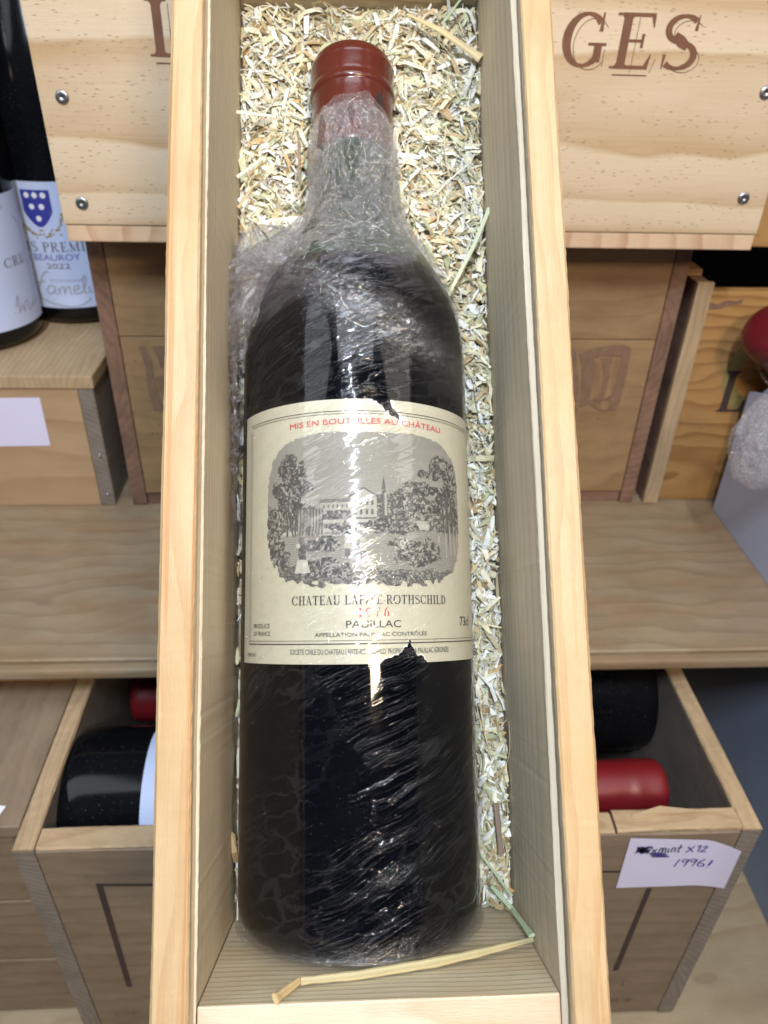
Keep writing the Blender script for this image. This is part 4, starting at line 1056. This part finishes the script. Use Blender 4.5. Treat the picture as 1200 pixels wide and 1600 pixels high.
def script(p, pts, x0, y0, sx, sy, wd):
    # smooth a hand-drawn polyline
    P_ = [Vector(q) for q in pts]; out = []
    for i in range(len(P_)-1):
        a_, b_, c_, d_ = P_[max(i-1, 0)], P_[i], P_[i+1], P_[min(i+2, len(P_)-1)]
        for k in range(6):
            t_ = k/6; out.append(.5*((2*b_)+(c_-a_)*t_+(2*a_-5*b_+4*c_-d_)*t_*t_+(3*b_-a_-3*c_+d_)*t_**3))
    out.append(P_[-1])
    p.line([(x0+q.x*sx, y0+q.y*sy) for q in out], wd)
p = Print()
HAM = [[(0, 2.2), (.3, 3.3), (.9, 3.2), (.9, 2.2), (.5, 1.0), (.1, .1), (-.4, -.3)], [(2.6, 3.4), (2.0, 3.0), (1.5, 1.8), (1.1, .7), (.9, .0), (1.3, -.2)], [(.5, 1.3), (1.2, 1.7), (2.0, 1.9)],
       [(3.0, 1.1), (2.5, 1.3), (2.1, .7), (2.2, .1), (2.7, .3), (3.0, 1.0), (2.9, .2), (3.2, .1)], [(3.3, 1.1), (3.4, .1), (3.5, .8), (3.9, 1.2), (3.9, .1), (4.1, .8), (4.5, 1.2), (4.5, .2), (4.8, .1)],
       [(4.9, .6), (5.4, .8), (5.4, 1.2), (5.0, 1.1), (4.9, .4), (5.3, .1), (5.9, .6), (6.3, 2.2), (6.1, 2.6), (5.9, 1.2), (6.0, .2), (6.3, .1)],
       [(6.5, 1.1), (6.5, .2), (6.8, .2)], [(7.0, 1.1), (7.0, .1), (7.2, .8), (7.6, 1.1), (7.6, .2), (7.9, .2)], [(.4, -.2), (2.5, -1.4), (4.8, -1.8), (6.2, -1.1), (6.4, -.6)]]
for st_ in HAM: script(p, st_, uc-22, S_(.115), 6.0, 4.4, .9)
p.text('DOMAINE', uc-6, uc+14, S_(.22), 2.0)
p.build('silver_script', cmap(RR, .2, 0), Mr, lb, M_silver)
p = Print(); p.text('1er', uc+18, uc+23, S_(.86), 2.2); p.text('Cru', uc+20, uc+26, S_(.70), 2.2); p.text('GRAND VIN DE BOURGOGNE', uc-18, uc+24, S_(.445), 1.4)
# front bottle
cyf = 486.0; cxf = at_y(58, 470, cyf-16).x-47
bf, Mf = hock('wine_bottle', cxf, cyf, ZB, 'dark bottle with plain framed white label, the front of the two at the left edge', 'white labelled bottles standing at the left')
vt = (inv(8, 300, cxf, cyf) or (0, 100))[1]; ed = inv(55, 450, cxf, cyf); ve = (inv(45, 505, cxf, cyf) or (0, 20))[1]
ue = (ed or (25, 0))[0]
lf = curved('label', RR, .1, 0, ue-90, ue+3, ve, vt, Mf, bf, M_whitelab)
p = Print(); p.serif('CRU', ue-25, ue-7, ve+(vt-ve)*.47, 5.5, heavy=1.1); p.build('black_lettering', cmap(RR, .2, 0), Mf, lf, M_grey_ink)
p = Print()
script(p, [(0, 1), (.6, 2.4), (.4, .2), (1.0, 1.1), (1.2, .1), (1.6, 1.2), (2.1, 1.2), (2.1, .1), (2.6, .2), (4.6, .9)], ue-24, ve+(vt-ve)*.10, 4.8, 4.6, .8)
fx0, fx1, fy0, fy1 = ue-80, ue-4, ve+(vt-ve)*.13, ve+(vt-ve)*.83
p.line([(fx0, fy1), (fx1-6, fy1)], .6); p.line([(fx1-6, fy1), (fx1-3, fy1-3), (fx1, fy1-6)], .6); p.line([(fx1, fy1-6), (fx1, fy0+6)], .6); p.line([(fx1, fy0+6), (fx1-6, fy0)], .6); p.line([(fx1-6, fy0), (fx1-22, fy0-.6)], .9)
p.text('Grand', ue-26, ue-17, ve+(vt-ve)*.90, 2.2)
p.build('silver_script', cmap(RR, .2, 0), Mf, lf, M_silver)

# --- open crate in front below
YC = 202.0; XC0, XC1 = -143.0, 190.0; ZC1 = -311.0; ZC0 = ZL+1.5
crate = thing('open_wine_crate', W(24, 380, ZC0), 'open weathered crate of dark bottles below the shelf, bearing a handwritten sticker', 'wine crate')
fc_ = board('front_board', (XC0+9.3, XC1-9.3), (YC, YC+11), (ZC0+.3, ZC1), 'x', M_low, crate, .8, chip=.3)
for p_ in fc_.data.polygons:
    pass
board('front_rim', (XC0+9.5, at_y(965, 1290, YC).x), (YC+.2, YC+10.8), (ZC1+.1, ZC1+1.6), 'x', M_rim, crate, .7, chip=.5)
board('front_rim', (at_y(968, 1290, YC).x, XC1-9.5), (YC+.2, YC+10.8), (ZC1+.1, ZC1+3.2), 'x', M_rim, crate, .8, chip=.6)
sg_ = link('splinter', mesh_np('splinter', [(0, 0, 0), (28, 2, -1), (42, 3.5, -1.6), (14, 4, 0), (0, 1, 2.0), (28, 3, 2.2), (42, 4.5, .3), (14, 6, 2)], [(0, 1, 2, 3), (4, 7, 6, 5), (0, 4, 5, 1), (1, 5, 6, 2), (2, 6, 7, 3), (3, 7, 4, 0)]), W(at_y(985, 1262, YC+10).x, YC+6, ZC1+2.6) @ Matrix.Rotation(-.06, 4, 'Z'), crate, M_rim)
for xx in ((XC0, XC0+9), (XC1-9, XC1)):
    board('side_board', xx, (YC-.5, YC+420), (ZC0+.3, ZC1+1.2), 'y', M_grey, crate, .8, chip=.3)
    board('side_rim', (xx[0]-.1, xx[1]+.1), (YC-.7, YC+420), (ZC1+1.3, ZC1+2.8), 'y', M_rim, crate, .7, chip=.4)
board('bottom_board', (XC0+9.3, XC1-9.3), (YC+11.3, YC+420), (ZC0+.5, ZC0+8), 'x', M_grey, crate, .4)
board('back_board', (XC0+9.3, XC1-9.3), (YC+410, YC+419), (ZC0+8.2, ZC1), 'x', M_grey, crate, .4)
def on_c(px, py): q = at_y(px, py, YC); return q.x, q.z
def cm(Y=YC, d=.25): return lambda u, v, o=0: (u, Y-d-o, v)
p = Print()
def qpoly(pr_, a, b, c, d): pr_.poly([on_c(*q) for q in (a, b, c, d)])
qpoly(p, (150, 1380), (260, 1380), (260, 1384), (152, 1384)); qpoly(p, (150, 1382), (161, 1383), (207, 1541), (198, 1541))
p.build('burnt_frame', cm(), ORG, fc_, M_blackstamp); p = Print()
qpoly(p, (940, 1360), (975, 1360), (975, 1363), (940, 1363)); qpoly(p, (1010, 1388), (1019, 1386), (966, 1515), (957, 1517))
p.build('burnt_frame', cm(), ORG, fc_, M_blackstamp)
p = Print(); a, z_ = on_c(967, 1541); p.serif('D', a, a+7, z_, 5.5, heavy=.7); p.build('faded_letter', cm(), ORG, fc_, M_stamp); p = Print(); a, z_ = on_c(943, 1566); p.text('les', a-2, a+16, z_, 5.2, slant=.15)
p.build('faded_word', cm(), ORG, fc_, M_stamp); p = Print(); a, z_ = on_c(180, 1588); p.text('Gr', a, a+13, z_, 6.5, slant=.1)
p.build('faded_word', cm(), ORG, fc_, M_stamp)
# curling sticker
stv = []; nS = 14
c_tl, c_tr, c_bl, c_br = Vector((*on_c(985, 1308), 0)), Vector((*on_c(1150, 1312), 0)), Vector((*on_c(962, 1386), 0)), Vector((*on_c(1128, 1380), 0))
for i in range(nS+1):
    for j in range(9):
        a_ = i/nS; b_ = j/8; q = c_tl.lerp(c_tr, a_).lerp(c_bl.lerp(c_br, a_), b_)
        lift = 4.5*max(0, a_-.72)**1.5*8*(1-b_*.6)+.5
        stv.append((q.x, YC-lift, q.y))
stk = link('sticker', mesh_np('sticker', stv, grid_faces(nS+1, 9), True), ORG, crate, M_sticker)
def sm(u, v, o=0):
    a0 = (u-c_tl.x)/(c_tr.x-c_tl.x); return (u, YC-(4.5*max(0, a0-.72)**1.5*8*.9+.75)-o, v)
p = Print(); q = on_c(1028, 1330)
MINT = [[(0, 0), (.1, 1), (.5, 1.1), (.6, 0), (.7, .9), (1.1, 1.1), (1.2, 0)], [(1.7, 1), (1.7, 0), (1.9, .1)], [(2.3, 0), (2.3, 1), (2.8, 1.1), (2.9, 0)], [(3.7, 1.9), (3.5, .2), (3.8, 0)], [(3.2, 1.1), (4.1, 1.2)], [(-1.3, 1.0), (-.5, 0)], [(-.5, 1.0), (-1.3, -.1)]]
for st_ in MINT: script(p, st_, q[0], q[1], 2.6, 3.0, .6)
p.build('dark_handwriting', sm, ORG, stk, M_pendark)
p = Print()
for st_ in [[(0, 1.3), (1.1, 0)], [(1.1, 1.4), (0, -.1)], [(1.6, 1.1), (2.0, 1.4), (1.9, 0)], [(2.4, 1.0), (3.0, 1.3), (2.9, .7), (2.3, 0), (3.2, .1)]]: script(p, st_, q[0]+13, q[1]-.3, 3.0, 3.4, .65)
q2 = on_c(1052, 1352)
for st_ in [[(0, 0), (.35, 1.5)], [(1.3, 1.2), (.9, 1.5), (.7, 1.0), (1.2, .9), (1.4, 1.4), (1.1, 0)], [(2.2, 1.2), (1.8, 1.5), (1.6, 1.0), (2.1, .9), (2.3, 1.4), (2.0, 0)], [(3.1, 1.5), (2.6, .8), (2.6, .1), (3.1, .1), (3.1, .6), (2.6, .6)], [(3.8, 1.6), (3.6, .4)], [(3.55, .1), (3.56, -.0)]]: script(p, st_, q2[0], q2[1], 4.4, 4.0, .6)
q3 = on_c(1003, 1326)
zz = [(random.uniform(-3.2, 4.6), random.uniform(-3.4, 3.2)) for _ in range(46)]; p.line([(q3[0]+a_, q3[1]+b_) for a_, b_ in zz], .55)
q4 = on_c(1018, 1334); p.line([(q4[0]+(k % 2)*8-2+.2*k, q4[1]+1.8-.28*k) for k in range(14)], .5)
p.build('violet_handwriting', sm, ORG, stk, M_pen)
p = Print(); zz = [(random.uniform(-2.2, 2.6), random.uniform(-2.4, 2.8)) for _ in range(34)]; p.line([(q3[0]-.5+a_, q3[1]+b_) for a_, b_ in zz], .6)
p.build('dark_scribble', lambda u, v, o=0: (u, YC-.95-o, v), ORG, stk, M_pendark)

# bottles lying in the crate; axis along world X, base given at x0, neck toward sign
BP = [(0, 0), (24, 0), (33, 1), (36.4, 4), (37.5, 9), (37.5, 180), (36, 190), (31, 204), (23, 220), (17, 234), (14.6, 246), (14.2, 262)]
def lying(x0, y, z, sgn, label, group, red=True, lab_=None, R_=37.5, rx=0., ln=1.):
    M = W(x0, y, z) @ Matrix.Rotation(rx, 4, 'Z') @ Matrix.Rotation(sgn*PI/2, 4, 'Y') @ Matrix.Diagonal((1, 1, ln, 1))
    t_ = thing('lying_bottle', M, label, 'wine bottle', group)
    lathe('glass', smoothprof(BP, 110), M, t_, M_glassb, 80)
    lathe('capsule', smoothprof([(14.4, 240), (15, 241), (15, 272), (15.6, 274), (15.6, 277), (15.2, 279), (15.2, 288), (14, 291), (0, 291.5)], 60), M, t_, M_capred2, 64)
    if lab_: curved('label', 37.55, .1, lab_[2], -46, 46, lab_[0], lab_[1], M, t_, M_whitelab)
    return t_
GB = 'bottles lying in the open crate'
# left: large dark body with its base toward the left wall
ya_, yb2_ = YC+11+38.7, YC+11+38.7+77
lying(at_y(88, 1215, ya_-15).x-4.5, ya_, ZC1-35, 1, 'front lying bottle in the open crate, dark base left and red foil capsule right', GB, lab_=(41, 145, -.75), ln=1.055)
lying(at_y(1003, 1130, yb2_-10).x, yb2_, ZC1-40, -1, 'rear lying bottle in the open crate, dark base right and shadowed red capsule left', GB, ln=1.07)

# --- neighbours at the lower left
lc = thing('lidded_wine_crate', W(-330, 380, ZC0), 'lidded plank crate with a pale lid at the lower left edge, beside the open crate', 'wine crate')
board('lid', (XC0-340, XC0-1.5), (YC+12, YC+360), (ZC1-7, ZC1+.5), 'y', M_low, lc, .8)
for k_ in range(3):
    z_a = ZC0+1+k_*56; board('front_board', (XC0-340, XC0-1.5), (YC+14, YC+23), (z_a, z_a+55), 'x', M_low, lc, .8)
board('side_board', (XC0-10.5, XC0-1.6), (YC+23.3, YC+360), (ZC0+.6, ZC1-7.3), 'y', M_midend, lc, .6)
ps_ = Print(); ps_.poly([(-14, 3), (-2, 4), (1, 14), (-14, 16)])
q = at_z(0, 1275, ZC1+.8); ps_.build('blue_sticker', lambda u, v, o=0: (q.x+u, q.y+v-9, ZC1+.9+o), ORG, lc, M_white)
board('back_batten', (XC0-200, XC0-3), (YC+100, YC+112), (ZC1+.8, ZC1+8), 'x', M_orange, lc, .8)

# --- cartons at the right
def carton(name, x0, y0, y1, z0, z1, mat, label, zback=None):
    t_ = thing(name, W(x0+60, (y0+y1)/2, z0), label, 'carton')
    zb_ = zback or z1
    V = [(x0, y0, z0), (x0, y1, z0), (x0, y1, zb_), (x0, y0, z1), (x0+3, y0, z0), (x0+3, y1, z0), (x0+3, y1, zb_), (x0+3, y0, z1)]
    F = [(0, 3, 2, 1), (4, 5, 6, 7), (0, 4, 7, 3), (1, 2, 6, 5), (3, 7, 6, 2), (0, 1, 5, 4)]
    link('side_panel', mesh_np('side_panel', V, F), ORG, t_, mat)
    board('back_side_panel', (x0+3.2, x0+150), (y1-3, y1), (z0, zb_-4), 'x', mat, t_, .3)
    board('front_side_panel', (x0+3.2, x0+150), (y0, y0+3), (z0, z1), 'x', mat, t_, .3)
    board('bottom_panel', (x0+3.2, x0+150), (y0+3.2, y1-3.2), (z0, z0+3), 'x', mat, t_, .3)
    return t_
qv = at_z(1113, 796, ZS)
c1 = carton('paper_carton', qv.x, 240, qv.y, ZS+.3, -130, M_carton, 'pale blue white carton on the shelf at the right edge, holding a wrapped bottle', at_y(1154, 612, qv.y).z)
link('torn_flap', mesh_np('torn_flap', [(0, 0, 0), (3, -12, 18), (8, -16, 6), (14, -8, 20), (20, -10, 2), (26, 0, 0)], [(0, 1, 2), (0, 2, 4, 5), (2, 3, 4)]), W(qv.x+2, qv.y-2, at_y(1154, 612, qv.y).z-6), c1, M_cartonedge)
qv2 = at_z(1158, 1356, ZL)
carton('grey_carton', qv2.x, 60, 470, ZL+.3, ZS-40, M_carton2, 'blue grey carton standing on the lower shelf at the right edge', ZS-40)
# wrapped bottle in the carton
qn = at_y(1203, 515, 395)
dz_ = Vector((-.72, -.30, .62)).normalized(); dx_ = dz_.cross(Vector((0, 1, 0))).normalized(); dy_ = dz_.cross(dx_)
Mw = W(qn.x, 395, qn.z) @ Matrix((dx_, dy_, dz_)).transposed().to_4x4() @ T(0, 0, -288)
wb = thing('wrapped_bottle', Mw, 'wrapped bottle with dark red capsule at the right edge, standing in the pale carton', 'wine bottle')
lathe('glass', smoothprof(PR[:-1]+[(14, 262)], 90), Mw, wb, M_glassb, 64)
lathe('capsule', smoothprof([(14.4, 240), (14.8, 241), (14.8, 272), (16, 275), (16.6, 280), (16.4, 286), (14, 291), (9, 293), (0, 293.4)], 50), Mw, wb, M_capred, 64)
def crushD(PH, S_): return np.ones_like(PH)*.95
fd = film_surface(150, 160, 175, 258, 3.0, 1.4, crushD, 90)
me = mesh_np('cling_film', fd[0], fd[1], True, uv=fd[2], cols={'crush': fd[3]}); link('cling_film', me, Mw, wb, M_film2)
def film_blob(c, rad, seed, par, M):
    n1_, n2_ = 110, 90
    th = np.linspace(0, 2*PI, n1_); ph = np.linspace(.05, PI-.05, n2_); A, B = np.meshgrid(th, ph, indexing='ij')
    x, y, z = np.cos(A)*np.sin(B), np.sin(A)*np.sin(B), np.cos(B)
    k = 1+.45*(ridge(x*1.8+3, y*1.8, z*1.8, 3, seed)-.55)+.25*(ridge(x*5, y*5+9, z*5, 2, seed+4)-.55)
    P = np.stack([x*k*rad[0]+c[0], y*k*rad[1]+c[1], z*k*rad[2]+c[2]], -1).reshape(-1, 3)
    me = mesh_np('loose_film', P, grid_faces(n1_, n2_), True, uv=np.stack([A*20, B*30], -1).reshape(-1, 2), cols={'crush': np.full((n1_*n2_, 3), .9)})
    link('loose_film', me, M, par, M_film2)
qf = at_y(1206, 690, 335)
film_blob((qf.x, 335, qf.z), (17, 14, 23), 5, wb, ORG)
film_blob((-29, -7, 219), (10, 7, 6.5), 21, bot, MBOT)
film_blob((-34.5, -3, 205), (6, 6, 12), 31, bot, MBOT)
